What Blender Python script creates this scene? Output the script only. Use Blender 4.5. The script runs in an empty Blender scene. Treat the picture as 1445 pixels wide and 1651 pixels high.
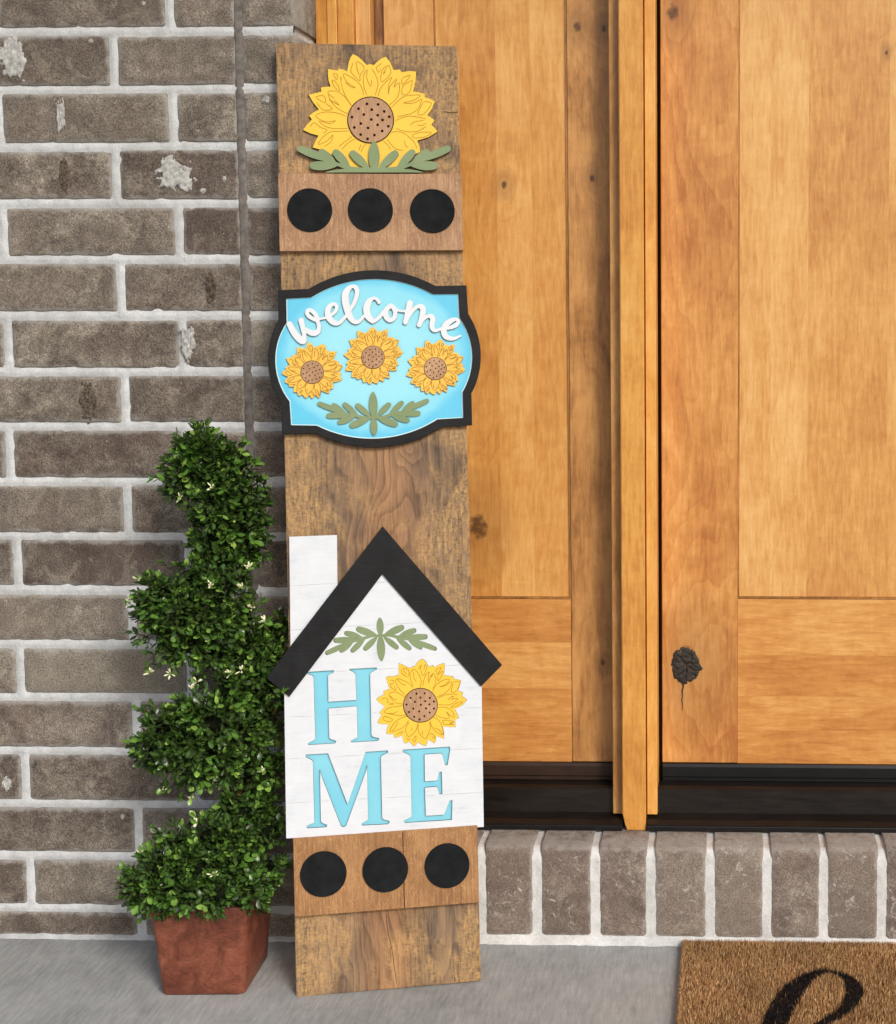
import bpy, bmesh, math, random
import numpy as np
from mathutils import Vector, Matrix, noise
random.seed(7); np.random.seed(7)
S = bpy.context.scene
C = S.collection

# ------------------------------------------------------------------ camera
PW, PH = 1445.0, 1651.0                       # size of the photograph, pixels
FPX, PPX, PPY = 2280.0, 1111.65, 677.02       # focal length and principal point
YAW, PITCH, ROLL = -0.02867, 0.08338, -0.00121
CAM = np.array([0.0, -2.0, 0.93965])
_f = np.array([math.sin(YAW)*math.cos(PITCH), math.cos(YAW)*math.cos(PITCH), -math.sin(PITCH)])
_r = np.array([math.cos(YAW), -math.sin(YAW), 0.0]); _u = np.cross(_r, _f)
_r, _u = math.cos(ROLL)*_r + math.sin(ROLL)*_u, -math.sin(ROLL)*_r + math.cos(ROLL)*_u
cd = bpy.data.cameras.new('camera'); cam = bpy.data.objects.new('camera', cd); C.objects.link(cam)
cam.matrix_world = Matrix(((_r[0], _u[0], -_f[0], CAM[0]), (_r[1], _u[1], -_f[1], CAM[1]), (_r[2], _u[2], -_f[2], CAM[2]), (0, 0, 0, 1)))
cd.sensor_fit = 'VERTICAL'; cd.sensor_height = 24.0; cd.lens = FPX/PH*24.0
cd.shift_x = -(PPX-PW/2)/PH; cd.shift_y = -(PH/2-PPY)/PH
cd.clip_start = 0.05; cd.clip_end = 2000
S.camera = cam
S.render.resolution_x = 896; S.render.resolution_y = 1024

# ------------------------------------------------------------------ light
SUN_EL, SUN_AZ = math.radians(33), math.radians(34)     # azimuth to the right of straight behind the camera
w = bpy.data.worlds.new('World'); S.world = w; w.use_nodes = True
nt = w.node_tree; nt.nodes.clear()
sky = nt.nodes.new('ShaderNodeTexSky'); sky.sky_type = 'NISHITA'; sky.sun_disc = False
sky.sun_elevation = SUN_EL; sky.sun_rotation = math.pi - SUN_AZ
sky.air_density = 1.0; sky.dust_density = 3.0; sky.ozone_density = 1.0
bg = nt.nodes.new('ShaderNodeBackground'); bg.inputs[1].default_value = 0.115
wo = nt.nodes.new('ShaderNodeOutputWorld')
nt.links.new(sky.outputs[0], bg.inputs[0]); nt.links.new(bg.outputs[0], wo.inputs[0])
sl = bpy.data.lights.new('sun', 'SUN'); sl.energy = 1.5; sl.angle = math.radians(15); sl.color = (1.0, 0.985, 0.96)
so = bpy.data.objects.new('sun', sl); C.objects.link(so)
sd = Vector((math.sin(SUN_AZ)*math.cos(SUN_EL), -math.cos(SUN_AZ)*math.cos(SUN_EL), math.sin(SUN_EL)))
so.rotation_euler = sd.to_track_quat('Z', 'Y').to_euler(); so.location = (2, -6, 5)
S.view_settings.view_transform = 'Standard'; S.view_settings.look = 'None'
S.view_settings.exposure = 0.24; S.view_settings.gamma = 1.0
S.render.engine = 'CYCLES'
S.cycles.max_bounces = 6

# ------------------------------------------------------------------ from the photograph to points in the place
def ray(px, py):
    return _f + (px-PPX)/FPX*_r - (py-PPY)/FPX*_u
def onY(px, py, Y):                            # point on the vertical plane y = Y
    v = ray(px, py); return CAM + v*((Y-CAM[1])/v[1])
def onZ(px, py, Z):                            # point on the level plane z = Z
    v = ray(px, py); return CAM + v*((Z-CAM[2])/v[2])
def X_(px, py, Y): return float(onY(px, py, Y)[0])
def Z_(px, py, Y): return float(onY(px, py, Y)[2])

# the leaning board: origin at the front lower left corner, axes along its width, length and outwards
BO = np.array([-0.58670, -0.16991, 0.0]); BYAW, BLEAN, BW, BLEN, BSK = 0.19165, 0.11695, 0.24778, 1.30663, 0.0101
_e = np.array([math.cos(BYAW), math.sin(BYAW), 0]); _n = np.array([math.sin(BYAW), -math.cos(BYAW), 0])
_up = math.cos(BLEAN)*np.array([0, 0, 1.0]) - math.sin(BLEAN)*_n
BU = math.cos(BSK)*_e + math.sin(BSK)*_up; BV = -math.sin(BSK)*_e + math.cos(BSK)*_up; BN = np.cross(BU, BV)
BM = Matrix(((BU[0], BV[0], BN[0], BO[0]), (BU[1], BV[1], BN[1], BO[1]), (BU[2], BV[2], BN[2], BO[2]), (0, 0, 0, 1)))
def onB(px, py, h):                            # board coordinates at height h over its face
    v = ray(px, py); o = BO + BN*h
    p = CAM + v*(np.dot(o-CAM, BN)/np.dot(v, BN)); d = p-BO
    return float(d@BU), float(d@BV)

# ------------------------------------------------------------------ objects
def tag(o, label=None, cat=None, group=None, kind=None):
    if label: o['label'] = label
    if cat: o['category'] = cat
    if group: o['group'] = group
    if kind: o['kind'] = kind
    return o
def empty(name, label, cat, mat=None, loc=(0, 0, 0)):
    o = bpy.data.objects.new(name, None); C.objects.link(o); o.empty_display_size = 0.05
    o.matrix_world = mat if mat is not None else Matrix.Translation(loc)
    return tag(o, label, cat)
def link(name, me, mats, parent=None, smooth=False):
    for m in (mats if isinstance(mats, (list, tuple)) else [mats]): me.materials.append(m)
    if smooth: me.polygons.foreach_set('use_smooth', [True]*len(me.polygons))
    o = bpy.data.objects.new(name, me); C.objects.link(o)
    if parent: o.parent = parent
    return o
def mesh(name, vs, fs, mats, parent=None, smooth=False):
    me = bpy.data.meshes.new(name); me.from_pydata([tuple(map(float, v)) for v in vs], [], [tuple(f) for f in fs]); me.update()
    return link(name, me, mats, parent, smooth)
def bm_mesh(name, bm, mats, parent=None, smooth=False):
    bm.normal_update(); me = bpy.data.meshes.new(name); bm.to_mesh(me); bm.free()
    return link(name, me, mats, parent, smooth)
def box_bm(x0, x1, y0, y1, z0, z1, bevel=0.0, seg=2, bm=None):
    own = bm is None
    if own: bm = bmesh.new()
    r = bmesh.ops.create_cube(bm, size=1.0)
    for v in r['verts']:
        v.co = Vector(((x0+x1)/2+v.co.x*(x1-x0), (y0+y1)/2+v.co.y*(y1-y0), (z0+z1)/2+v.co.z*(z1-z0)))
    if bevel and own: bmesh.ops.bevel(bm, geom=bm.edges[:], offset=bevel, segments=seg, affect='EDGES', profile=0.5)
    return bm
def box(name, x0, x1, y0, y1, z0, z1, mat, parent=None, bevel=0.0, seg=2, off=(0, 0, 0)):
    return bm_mesh(name, box_bm(x0-off[0], x1-off[0], y0-off[1], y1-off[1], z0-off[2], z1-off[2], bevel, seg), mat, parent)

def catmull(pts, n=10, closed=False):
    P = [np.array(p, float) for p in pts]; out = []
    m = len(P); rng = range(m if closed else m-1)
    for i in rng:
        if closed: p0, p1, p2, p3 = P[(i-1) % m], P[i], P[(i+1) % m], P[(i+2) % m]
        else: p0, p1, p2, p3 = P[max(i-1, 0)], P[i], P[i+1], P[min(i+2, m-1)]
        for k in range(n):
            t = k/n; out.append(0.5*((2*p1)+(-p0+p2)*t+(2*p0-5*p1+4*p2-p3)*t*t+(-p0+3*p1-3*p2+p3)*t**3))
    if not closed: out.append(P[-1])
    return out

# ------------------------------------------------------------------ materials
def lin(r, g, b, k=1.0):
    f = lambda c: (c/255/12.92 if c/255 <= 0.04045 else ((c/255+0.055)/1.055)**2.4)*k
    return (f(r), f(g), f(b), 1.0)
class NT:
    def __init__(s, name):
        s.m = bpy.data.materials.new(name); s.m.use_nodes = True; s.t = s.m.node_tree
        s.b = s.t.nodes['Principled BSDF']
    def n(s, t, **k):
        o = s.t.nodes.new(t)
        for a, v in k.items(): setattr(o, a, v)
        return o
    def put(s, sock, v):
        if isinstance(v, bpy.types.NodeSocket): s.t.links.new(v, sock)
        elif v is not None: sock.default_value = v
    def obj(s): return s.n('ShaderNodeTexCoord').outputs['Object']
    def rnd(s): return s.n('ShaderNodeObjectInfo').outputs['Random']
    def attr(s, name): return s.n('ShaderNodeAttribute', attribute_name=name)
    def map(s, v, scale=(1, 1, 1), loc=(0, 0, 0), rot=(0, 0, 0)):
        o = s.n('ShaderNodeMapping'); s.put(o.inputs[0], v); s.put(o.inputs[1], loc); s.put(o.inputs[2], rot); s.put(o.inputs[3], scale); return o.outputs[0]
    def noise(s, v, scale=5, detail=3, rough=0.55, dist=0.0, col=False):
        o = s.n('ShaderNodeTexNoise'); s.put(o.inputs['Vector'], v); s.put(o.inputs['Scale'], scale); o.inputs['Detail'].default_value = detail
        o.inputs['Roughness'].default_value = rough; o.inputs['Distortion'].default_value = dist; return o.outputs[1 if col else 0]
    def vor(s, v, scale=5, feature='F1', rnd=1.0):
        o = s.n('ShaderNodeTexVoronoi', feature=feature); s.put(o.inputs['Vector'], v); s.put(o.inputs['Scale'], scale); s.put(o.inputs['Randomness'], rnd); return o.outputs['Distance']
    def ramp(s, f, stops, mode='LINEAR'):
        o = s.n('ShaderNodeValToRGB'); s.put(o.inputs[0], f); e = o.color_ramp.elements; o.color_ramp.interpolation = mode
        while len(e) < len(stops): e.new(0.5)
        for i, (p, c) in enumerate(stops):
            e[i].position = p; e[i].color = c if isinstance(c, (tuple, list)) else (c, c, c, 1)
        return o.outputs[0]
    def math(s, op, a, b=None, c=None, clamp=False):
        o = s.n('ShaderNodeMath', operation=op, use_clamp=clamp); s.put(o.inputs[0], a); s.put(o.inputs[1], b)
        if c is not None: s.put(o.inputs[2], c)
        return o.outputs[0]
    def vmath(s, op, a, b=None):
        o = s.n('ShaderNodeVectorMath', operation=op); s.put(o.inputs[0], a); s.put(o.inputs[1], b); return o.outputs['Value' if op in ('LENGTH', 'DISTANCE', 'DOT_PRODUCT') else 'Vector']
    def sep(s, v): o = s.n('ShaderNodeSeparateXYZ'); s.put(o.inputs[0], v); return o.outputs
    def comb(s, x, y, z): o = s.n('ShaderNodeCombineXYZ'); s.put(o.inputs[0], x); s.put(o.inputs[1], y); s.put(o.inputs[2], z); return o.outputs[0]
    def mix(s, f, a, b, blend='MIX'):
        o = s.n('ShaderNodeMix', data_type='RGBA', blend_type=blend); s.put(o.inputs[0], f); s.put(o.inputs[6], a); s.put(o.inputs[7], b); return o.outputs[2]
    def bump(s, h, strength=0.3, dist=0.002, normal=None):
        o = s.n('ShaderNodeBump'); s.put(o.inputs['Height'], h); o.inputs['Strength'].default_value = strength; o.inputs['Distance'].default_value = dist; s.put(o.inputs['Normal'], normal); return o.outputs[0]
    def done(s, col, rough=0.6, normal=None, spec=0.5, **kw):
        s.put(s.b.inputs['Base Color'], col); s.put(s.b.inputs['Roughness'], rough); s.put(s.b.inputs['Normal'], normal); s.put(s.b.inputs['Specular IOR Level'], spec)
        for k, v in kw.items(): s.put(s.b.inputs[k.replace('_', ' ')], v)
        return s.m

def mat_brick(name='fired_brick', lift=0.0):
    n = NT(name); p = n.obj(); r = n.rnd()
    q = n.vmath('ADD', p, n.comb(n.math('MULTIPLY', r, 37.0), n.math('MULTIPLY', r, 11.0), n.math('MULTIPLY', r, 53.0)))
    big = n.noise(q, 17, 4, 0.62, 0.7); mid = n.noise(q, 55, 5, 0.65, 0.5); fine = n.noise(q, 420, 3, 0.7)
    grit = n.noise(q, 950, 2, 0.6)
    tone = n.math('ADD', n.math('MULTIPLY', big, 0.5), n.math('ADD', n.math('MULTIPLY', mid, 0.36), n.math('MULTIPLY', fine, 0.18)))
    base = n.ramp(tone, [(0.38, lin(80, 72, 66)), (0.46, lin(106, 97, 89)), (0.52, lin(126, 117, 107)), (0.58, lin(148, 139, 127)), (0.66, lin(178, 170, 156))])
    warm = n.mix(n.ramp(n.noise(q, 9, 2), [(0.48, 0.0), (0.68, 0.4)]), base, lin(118, 98, 89))
    tint = n.mix(n.math('ADD', 0.1, n.math('MULTIPLY', n.math('FRACT', n.math('MULTIPLY', r, 7.3)), 0.55)), warm, n.mix(n.ramp(r, [(0.15, 0.0), (0.85, 1.0)]), lin(86, 74, 67), lin(152, 145, 131)))
    # pale stain patches with hard edges, speckles, pits
    patch = n.ramp(n.noise(q, 24, 3, 0.5, 1.2), [(0.62, 0.0), (0.635, 1.0)])
    c = n.mix(n.math('MULTIPLY', patch, 0.22), tint, lin(176, 164, 148))
    gr = n.ramp(n.math('ADD', n.math('MULTIPLY', fine, 0.6), n.math('MULTIPLY', grit, 0.4)), [(0.36, (.22,.22,.22,1)), (0.5, (.5,.5,.5,1)), (0.66, (.80,.79,.77,1))])
    c = n.mix(0.95, c, gr, 'OVERLAY')
    sp = n.vor(q, 210); pits = n.ramp(sp, [(0.07, 1.0), (0.14, 0.0)])
    pits = n.math('MULTIPLY', pits, n.ramp(n.noise(q, 30, 1), [(0.45, 0.0), (0.57, 1.0)]))
    c = n.mix(n.math('MULTIPLY', pits, 0.8), c, lin(46, 38, 34))
    q2 = n.vmath('ADD', q, (3.1, 7.7, 1.3)); sw = n.ramp(n.vor(q2, 95), [(0.05, 1.0), (0.085, 0.0)])
    sw = n.math('MULTIPLY', sw, n.ramp(n.noise(q2, 22, 2), [(0.53, 0.0), (0.62, 1.0)]))
    c = n.mix(sw, c, lin(212, 206, 198))
    if lift:
        c = n.mix(lift, c, lin(150, 128, 118))
        ef = n.math('MULTIPLY', n.ramp(n.noise(q, 70, 5, 0.7, 1.2), [(0.56, 0.0), (0.66, 1.0)]), n.ramp(n.noise(q, 16, 2), [(0.45, 0.0), (0.6, 0.75)]))
        c = n.mix(ef, c, lin(206, 200, 194))
    # mortar film smeared over the arrises
    ed = n.attr('edge').outputs['Fac']
    sm = n.math('SUBTRACT', n.math('ADD', 1.0, n.math('MULTIPLY', n.math('SUBTRACT', n.noise(q, 60, 4, 0.65), 0.5), 2.6)), n.math('MULTIPLY', ed, 1.5))
    c = n.mix(n.math('MULTIPLY', n.ramp(sm, [(0.25, 0.0), (0.95, 1.0)]), 0.62), c, lin(172, 169, 164))
    h = n.math('ADD', n.math('MULTIPLY', mid, 0.8), n.math('ADD', n.math('MULTIPLY', fine, 0.8), n.math('MULTIPLY', pits, -1.2)))
    return n.done(c, 0.88, n.bump(h, 0.85, 0.0028), 0.25)
def mat_mortar(name, a, b):
    n = NT(name); p = n.obj()
    t = n.math('ADD', n.math('MULTIPLY', n.noise(p, 45, 4, 0.6), 0.6), n.math('MULTIPLY', n.noise(p, 380, 3, 0.7), 0.45))
    c = n.ramp(t, [(0.36, a), (0.62, b)])
    d = n.ramp(n.noise(p, 8, 3, 0.6), [(0.4, 0.0), (0.75, 0.4)])
    c = n.mix(d, c, lin(150, 146, 140))
    return n.done(c, 0.93, n.bump(n.noise(p, 260, 5, 0.7), 0.75, 0.002), 0.2)
def mat_concrete():
    n = NT('broomed_concrete'); p = n.obj()
    br = n.noise(n.map(p, (170, 26, 1), rot=(0, 0, 0.75)), 1.0, 4, 0.65)
    fi = n.noise(p, 600, 3, 0.7); bl = n.noise(p, 3.2, 5, 0.6, 0.4); md = n.noise(p, 24, 4, 0.6)
    t = n.math('ADD', n.math('MULTIPLY', br, 0.30), n.math('ADD', n.math('MULTIPLY', fi, 0.22), n.math('ADD', n.math('MULTIPLY', bl, 0.34), n.math('MULTIPLY', md, 0.2))))
    c = n.ramp(t, [(0.38, lin(136, 137, 135)), (0.53, lin(168, 169, 167)), (0.68, lin(196, 196, 194))])
    st = n.ramp(n.noise(p, 6.5, 5, 0.65, 1.0), [(0.56, 0.0), (0.72, 0.35)]); c = n.mix(st, c, lin(122, 120, 114))
    sp = n.ramp(n.vor(p, 75), [(0.04, 1.0), (0.08, 0.0)]); sp = n.math('MULTIPLY', sp, n.ramp(n.noise(p, 9, 2), [(0.47, 0.0), (0.58, 1.0)]))
    c = n.mix(n.math('MULTIPLY', sp, 0.7), c, lin(88, 86, 82))
    return n.done(c, 0.9, n.bump(n.math('ADD', br, n.math('MULTIPLY', fi, 0.6)), 0.5, 0.0016), 0.25)
def mat_wood(name, lo, mid, hi, axis='Z', knots=(), rough=0.42, blot=0.44, fig=0.35, tonevar=0.5, sat=(0.9, 1.12), coat=0.28, bscale=1.0):
    """axis = direction of the grain in the object's own coordinates; knots = [(x, z, radius)]"""
    n = NT(name); p = n.obj(); r = n.rnd(); x, y, z = n.sep(p)
    a, b = (x, z) if axis == 'Z' else (z, x)              # a across the grain, b along it
    off = n.math('MULTIPLY', r, 23.7)
    st = n.comb(n.math('ADD', a, off), y, n.math('MULTIPLY', b, 0.13))
    warp = n.noise(n.comb(n.math('ADD', n.math('MULTIPLY', a, 5.0), off), 0.0, n.math('MULTIPLY', b, 2.2)), 1.6*bscale, 3, 0.55)
    ring = n.math('ADD', n.math('MULTIPLY', a, 26.0), n.math('MULTIPLY', warp, 7.0))
    dark = None
    for (kx, kz, kr) in knots:
        ka, kb = (kx, kz) if axis == 'Z' else (kz, kx)
        da = n.math('DIVIDE', n.math('SUBTRACT', a, ka), kr); db = n.math('DIVIDE', n.math('SUBTRACT', b, kb), kr*1.5)
        d2 = n.math('ADD', n.math('MULTIPLY', da, da), n.math('MULTIPLY', db, db))
        ring = n.math('ADD', ring, n.math('MULTIPLY', n.math('DIVIDE', 1.0, n.math('ADD', 1.0, n.math('MULTIPLY', d2, 0.10))), 3.0))
        dd = n.math('ADD', d2, n.math('MULTIPLY', n.math('SUBTRACT', n.noise(p, 90, 3), 0.5), 1.0))
        k = n.ramp(dd, [(0.12, 1.0), (0.45, 0.35), (0.75, 0.0)]); halo = n.ramp(n.math('DIVIDE', d2, 9.0), [(0.05, 0.32), (1.0, 0.0)])
        kk = n.math('MAXIMUM', k, halo); dark = kk if dark is None else n.math('MAXIMUM', dark, kk)
    saw = n.math('FRACT', ring); fg = n.ramp(saw, [(0.0, 0.0), (0.72, 0.55), (0.93, 1.0), (1.0, 0.0)])
    fib = n.noise(st, 190, 3, 0.6); fib2 = n.noise(st, 900, 2, 0.6)
    bl = n.noise(n.comb(n.math('ADD', n.math('MULTIPLY', a, 9.0), off), 0.0, n.math('MULTIPLY', b, 4.0)), 1.0*bscale, 4, 0.62, 0.9)
    chat = n.noise(n.comb(n.math('MULTIPLY', a, 20.0), off, n.math('MULTIPLY', b, 44.0)), 1.0, 4, 0.65, 0.8)
    pore = n.ramp(n.noise(n.comb(n.math('ADD', a, off), y, n.math('MULTIPLY', b, 0.035)), 520, 2, 0.5), [(0.60, 0.0), (0.70, 1.0)])
    t = n.math('ADD', n.math('MULTIPLY', bl, blot), n.math('ADD', n.math('MULTIPLY', fib, 0.34), n.math('ADD', n.math('MULTIPLY', chat, 0.16), n.math('SUBTRACT', n.math('MULTIPLY', fib2, 0.12), n.math('MULTIPLY', pore, 0.05)))))
    t = n.math('ADD', t, n.math('MULTIPLY', n.math('SUBTRACT', r, 0.5), tonevar*0.3))
    t = n.math('SUBTRACT', t, n.math('MULTIPLY', fg, fig*0.15))
    m = 0.5*(blot+0.62)-0.02
    c = n.ramp(t, [(m-0.19, lo), (m-0.01, mid), (m+0.16, hi)])
    if dark is not None: c = n.mix(n.math('MULTIPLY', dark, 0.85), c, lin(66, 36, 20))
    h = n.math('ADD', fib, n.math('MULTIPLY', fib2, 0.5))
    return n.done(c, n.ramp(fib, [(0.3, rough-0.05), (0.7, rough+0.1)]), n.bump(h, 0.18, 0.0008), 0.4, Coat_Weight=coat, Coat_Roughness=0.28)
def mat_barn(name, lo, mid, hi, tan, patch_amt=0.85, seam=False):
    """rough plank, dark stain rubbed back to tan; own coordinates: x across, y along the grain"""
    n = NT(name); p = n.obj(); x, y, z = n.sep(p)
    warp = n.noise(n.comb(n.math('MULTIPLY', x, 9.0), 0.0, n.math('MULTIPLY', y, 2.6)), 1.0, 3, 0.55, 0.3)
    ring = n.math('ADD', n.math('MULTIPLY', x, 60.0), n.math('MULTIPLY', warp, 13.0))
    for kx, ky, kr, am in ((0.218, 1.185, 0.03, 9.0), (0.165, 0.742, 0.016, 4.0), (0.14, 0.615, 0.05, 5.0)):
        d = n.vmath('LENGTH', n.vmath('SUBTRACT', n.comb(x, n.math('MULTIPLY', y, 0.62), 0.0), (kx, ky*0.62, 0.0)))
        ring = n.math('ADD', ring, n.math('MULTIPLY', n.math('DIVIDE', 1.0, n.math('ADD', 1.0, n.math('POWER', n.math('DIVIDE', d, kr), 2.0))), am))
    line = n.ramp(n.math('FRACT', ring), [(0.0, 0.0), (0.6, 0.4), (0.9, 1.0), (1.0, 0.1)])
    fib = n.noise(n.comb(x, z, n.math('MULTIPLY', y, 0.06)), 420, 4, 0.65)
    cross = n.noise(n.comb(n.math('MULTIPLY', x, 0.55), z, y), 300, 4, 0.68)
    heart = n.ramp(n.math('ABSOLUTE', n.math('SUBTRACT', n.math('ADD', x, n.math('MULTIPLY', n.math('SUBTRACT', warp, 0.5), 0.08)), 0.128)), [(0.012, 1.0), (0.06, 0.0)])
    hy = n.ramp(y, [(0.55, 1.0), (0.78, 0.6), (0.95, 0.0)])
    soft = n.noise(n.comb(n.math('MULTIPLY', x, 42), 0.0, n.math('MULTIPLY', y, 5)), 1.0, 4, 0.62, 0.4)
    t = n.math('ADD', n.math('MULTIPLY', soft, 0.55), n.math('ADD', n.math('MULTIPLY', fib, 0.38), n.math('MULTIPLY', n.math('SUBTRACT', 1.0, line), 0.06)))
    c = n.ramp(t, [(0.38, lo), (0.49, mid), (0.62, hi)])
    c = n.mix(n.math('MULTIPLY', n.math('MULTIPLY', heart, hy), 0.6), c, n.ramp(t, [(0.38, lin(134, 94, 64)), (0.62, lin(196, 142, 96))]))
    edge = n.ramp(n.math('ABSOLUTE', n.math('SUBTRACT', x, 0.124)), [(0.03, 0.0), (0.12, 0.15)])
    pm = n.math('ADD', n.noise(n.comb(n.math('MULTIPLY', x, 15), 5.0, n.math('MULTIPLY', y, 10.5)), 1.0, 4, 0.6, 0.6), edge)
    patch = n.ramp(pm, [(0.47, 0.0), (0.66, 1.0)])
    worn = n.ramp(n.math('ADD', n.math('MULTIPLY', cross, 0.44), n.math('MULTIPLY', n.noise(n.comb(x, z, n.math('MULTIPLY', y, 0.28)), 250, 4, 0.68), 0.58)), [(0.40, 0.0), (0.62, 1.0)])
    c = n.mix(n.math('MULTIPLY', n.math('MULTIPLY', patch, worn), patch_amt), c, tan)
    c = n.mix(n.math('MULTIPLY', n.math('MULTIPLY', line, n.math('SUBTRACT', 1.0, n.math('MULTIPLY', patch, 0.7))), 0.26), c, lin(60, 48, 38))
    h = n.math('ADD', n.math('MULTIPLY', fib, 0.7), n.math('ADD', n.math('MULTIPLY', cross, 0.3), n.math('MULTIPLY', line, -0.5)))
    return n.done(c, 0.72, n.bump(h, 0.5, 0.0012), 0.3)
def mat_ply(name, lo, mid, hi):
    """stained birch ply: jagged flame figure; x across, y along"""
    n = NT(name); p = n.obj(); x, y, z = n.sep(p)
    wv = n.noise(n.comb(n.math('MULTIPLY', x, 38), 2.0, n.math('MULTIPLY', y, 16)), 1.0, 5, 0.72, 1.2)
    band = n.math('FRACT', n.math('ADD', n.math('MULTIPLY', wv, 8.0), n.math('MULTIPLY', x, 9.0)))
    fl = n.ramp(band, [(0.0, 0.1), (0.14, 0.95), (0.26, 0.4), (1.0, 0.5)])
    fib = n.noise(n.comb(x, z, n.math('MULTIPLY', y, 0.07)), 450, 4, 0.65); bl = n.noise(p, 20, 3, 0.6)
    t = n.math('ADD', n.math('MULTIPLY', fl, 0.34), n.math('ADD', n.math('MULTIPLY', fib, 0.42), n.math('MULTIPLY', bl, 0.28)))
    return n.done(n.ramp(t, [(0.38, lo), (0.52, mid), (0.66, hi)]), 0.62, n.bump(fib, 0.25, 0.0006), 0.35)
def mat_paint(name, col, var=0.06, rough=0.5, grain=0.15, second=None, scale=18, spec=0.4):
    n = NT(name); p = n.obj(); x, y, z = n.sep(p)
    a = n.noise(p, scale, 3, 0.6); st = n.noise(n.comb(n.math('MULTIPLY', x, 0.12), y, z), 380, 3, 0.6)
    c = n.mix(n.ramp(a, [(0.35, 0.0), (0.7, 1.0)]), col, second or tuple(list(np.clip(np.array(col[:3])*(1-var*2), 0, 1))+[1]))
    return n.done(c, rough, n.bump(st, grain, 0.0006), spec)
def mat_burn():
    n = NT('burnt_cut_edge'); p = n.obj()
    return n.done(n.ramp(n.noise(p, 300, 3), [(0.35, lin(40, 27, 18)), (0.7, lin(84, 58, 38))]), 0.8, None, 0.2)
def mat_aqua_face():
    n = NT('airbrushed_aqua'); p = n.obj(); x, y, z = n.sep(p)
    dx = n.math('DIVIDE', x, 0.128); dy = n.math('DIVIDE', y, 0.108)
    d = n.math('SQRT', n.math('ADD', n.math('POWER', dx, 2.0), n.math('POWER', dy, 2.0)))
    d = n.math('ADD', d, n.math('MULTIPLY', n.math('SUBTRACT', n.noise(p, 30, 2), 0.5), 0.14))
    c = n.ramp(d, [(0.5, lin(152, 222, 238)), (0.9, lin(134, 214, 236)), (1.08, lin(96, 196, 230))])
    return n.done(c, 0.45, n.bump(n.noise(p, 500, 2), 0.1, 0.0004), 0.4)
def mat_whitewash():
    n = NT('whitewashed_board'); p = n.obj(); x, y, z = n.sep(p)
    st = n.noise(n.comb(n.math('MULTIPLY', x, 0.15), y, z), 260, 4, 0.65); bl = n.noise(p, 22, 4, 0.62, 0.8)
    t = n.math('ADD', n.math('MULTIPLY', st, 0.4), n.math('MULTIPLY', bl, 0.6))
    c = n.ramp(t, [(0.30, lin(198, 203, 210)), (0.42, lin(214, 219, 225)), (0.60, lin(222, 226, 231))])
    return n.done(c, 0.5, n.bump(st, 0.15, 0.0005), 0.4)
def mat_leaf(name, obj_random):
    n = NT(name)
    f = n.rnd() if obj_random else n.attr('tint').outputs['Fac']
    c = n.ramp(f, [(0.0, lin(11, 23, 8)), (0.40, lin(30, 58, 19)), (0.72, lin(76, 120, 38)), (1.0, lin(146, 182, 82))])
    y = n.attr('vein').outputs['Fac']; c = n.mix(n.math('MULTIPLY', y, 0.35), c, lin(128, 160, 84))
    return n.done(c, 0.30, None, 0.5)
def mat_terracotta():
    n = NT('glazed_terracotta'); p = n.obj()
    a = n.noise(p, 28, 5, 0.65, 1.4); b = n.noise(p, 260, 3, 0.65)
    t = n.math('ADD', n.math('MULTIPLY', a, 0.7), n.math('MULTIPLY', b, 0.3))
    c = n.ramp(t, [(0.34, lin(88, 46, 34)), (0.5, lin(120, 66, 48)), (0.64, lin(144, 84, 62)), (0.78, lin(168, 110, 84))])
    crk = n.ramp(n.vor(n.vmath('ADD', p, n.map(n.noise(p, 40, 3, 0.6, 0.0, True), (0.03, 0.03, 0.03))), 34, 'DISTANCE_TO_EDGE'), [(0.0, 1.0), (0.035, 0.0)])
    crk = n.math('MULTIPLY', crk, n.ramp(n.noise(p, 16, 2), [(0.42, 0.0), (0.6, 0.5)]))
    c = n.mix(n.math('MULTIPLY', crk, 0.5), c, lin(170, 116, 90))
    return n.done(c, n.ramp(a, [(0.3, 0.34), (0.7, 0.6)]), n.bump(t, 0.25, 0.001), 0.45)
def mat_simple(name, col, rough=0.6, spec=0.4, var=0.15, scale=60, bump=0.2):
    n = NT(name); p = n.obj(); a = n.noise(p, scale, 4, 0.6)
    d = tuple([max(0, c*(1-var)) for c in col[:3]]+[1]); l = tuple([min(1, c*(1+var)) for c in col[:3]]+[1])
    return n.done(n.ramp(a, [(0.3, d), (0.7, l)]), rough, n.bump(n.noise(p, scale*6, 3), bump, 0.001), spec)
def mat_attrcol(name, rough=0.9):
    n = NT(name); return n.done(n.attr('col').outputs['Color'], rough, None, 0.15)

M_BRICK = mat_brick(); M_BRICK2 = mat_brick('step_brick', 0.25)
M_MORTAR = mat_mortar('pale_mortar', lin(186, 188, 189), lin(220, 222, 223))
M_MORTAR2 = mat_mortar('white_step_mortar', lin(202, 202, 200), lin(234, 234, 232))
M_CONC = mat_concrete()
M_BURN = mat_burn()
M_BLACK = mat_paint('matt_black_paint', lin(29, 30, 32), 0.1, 0.62, 0.6, lin(17, 18, 20), 45, 0.25)
M_DISC = mat_paint('black_felt_disc', lin(31, 33, 35), 0.1, 0.85, 0.3, lin(20, 22, 24), 60, 0.15)
M_YEL = mat_paint('yellow_paint', lin(240, 198, 66), 0.05, 0.55, 0.12, lin(236, 192, 62), 25)
M_YEL2 = mat_paint('ochre_yellow_paint', lin(238, 196, 78), 0.05, 0.55, 0.2, lin(230, 176, 76), 110)
M_LINE = mat_simple('engraved_line', lin(186, 138, 46), 0.8, 0.2, 0.2, 200, 0.0)
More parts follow.
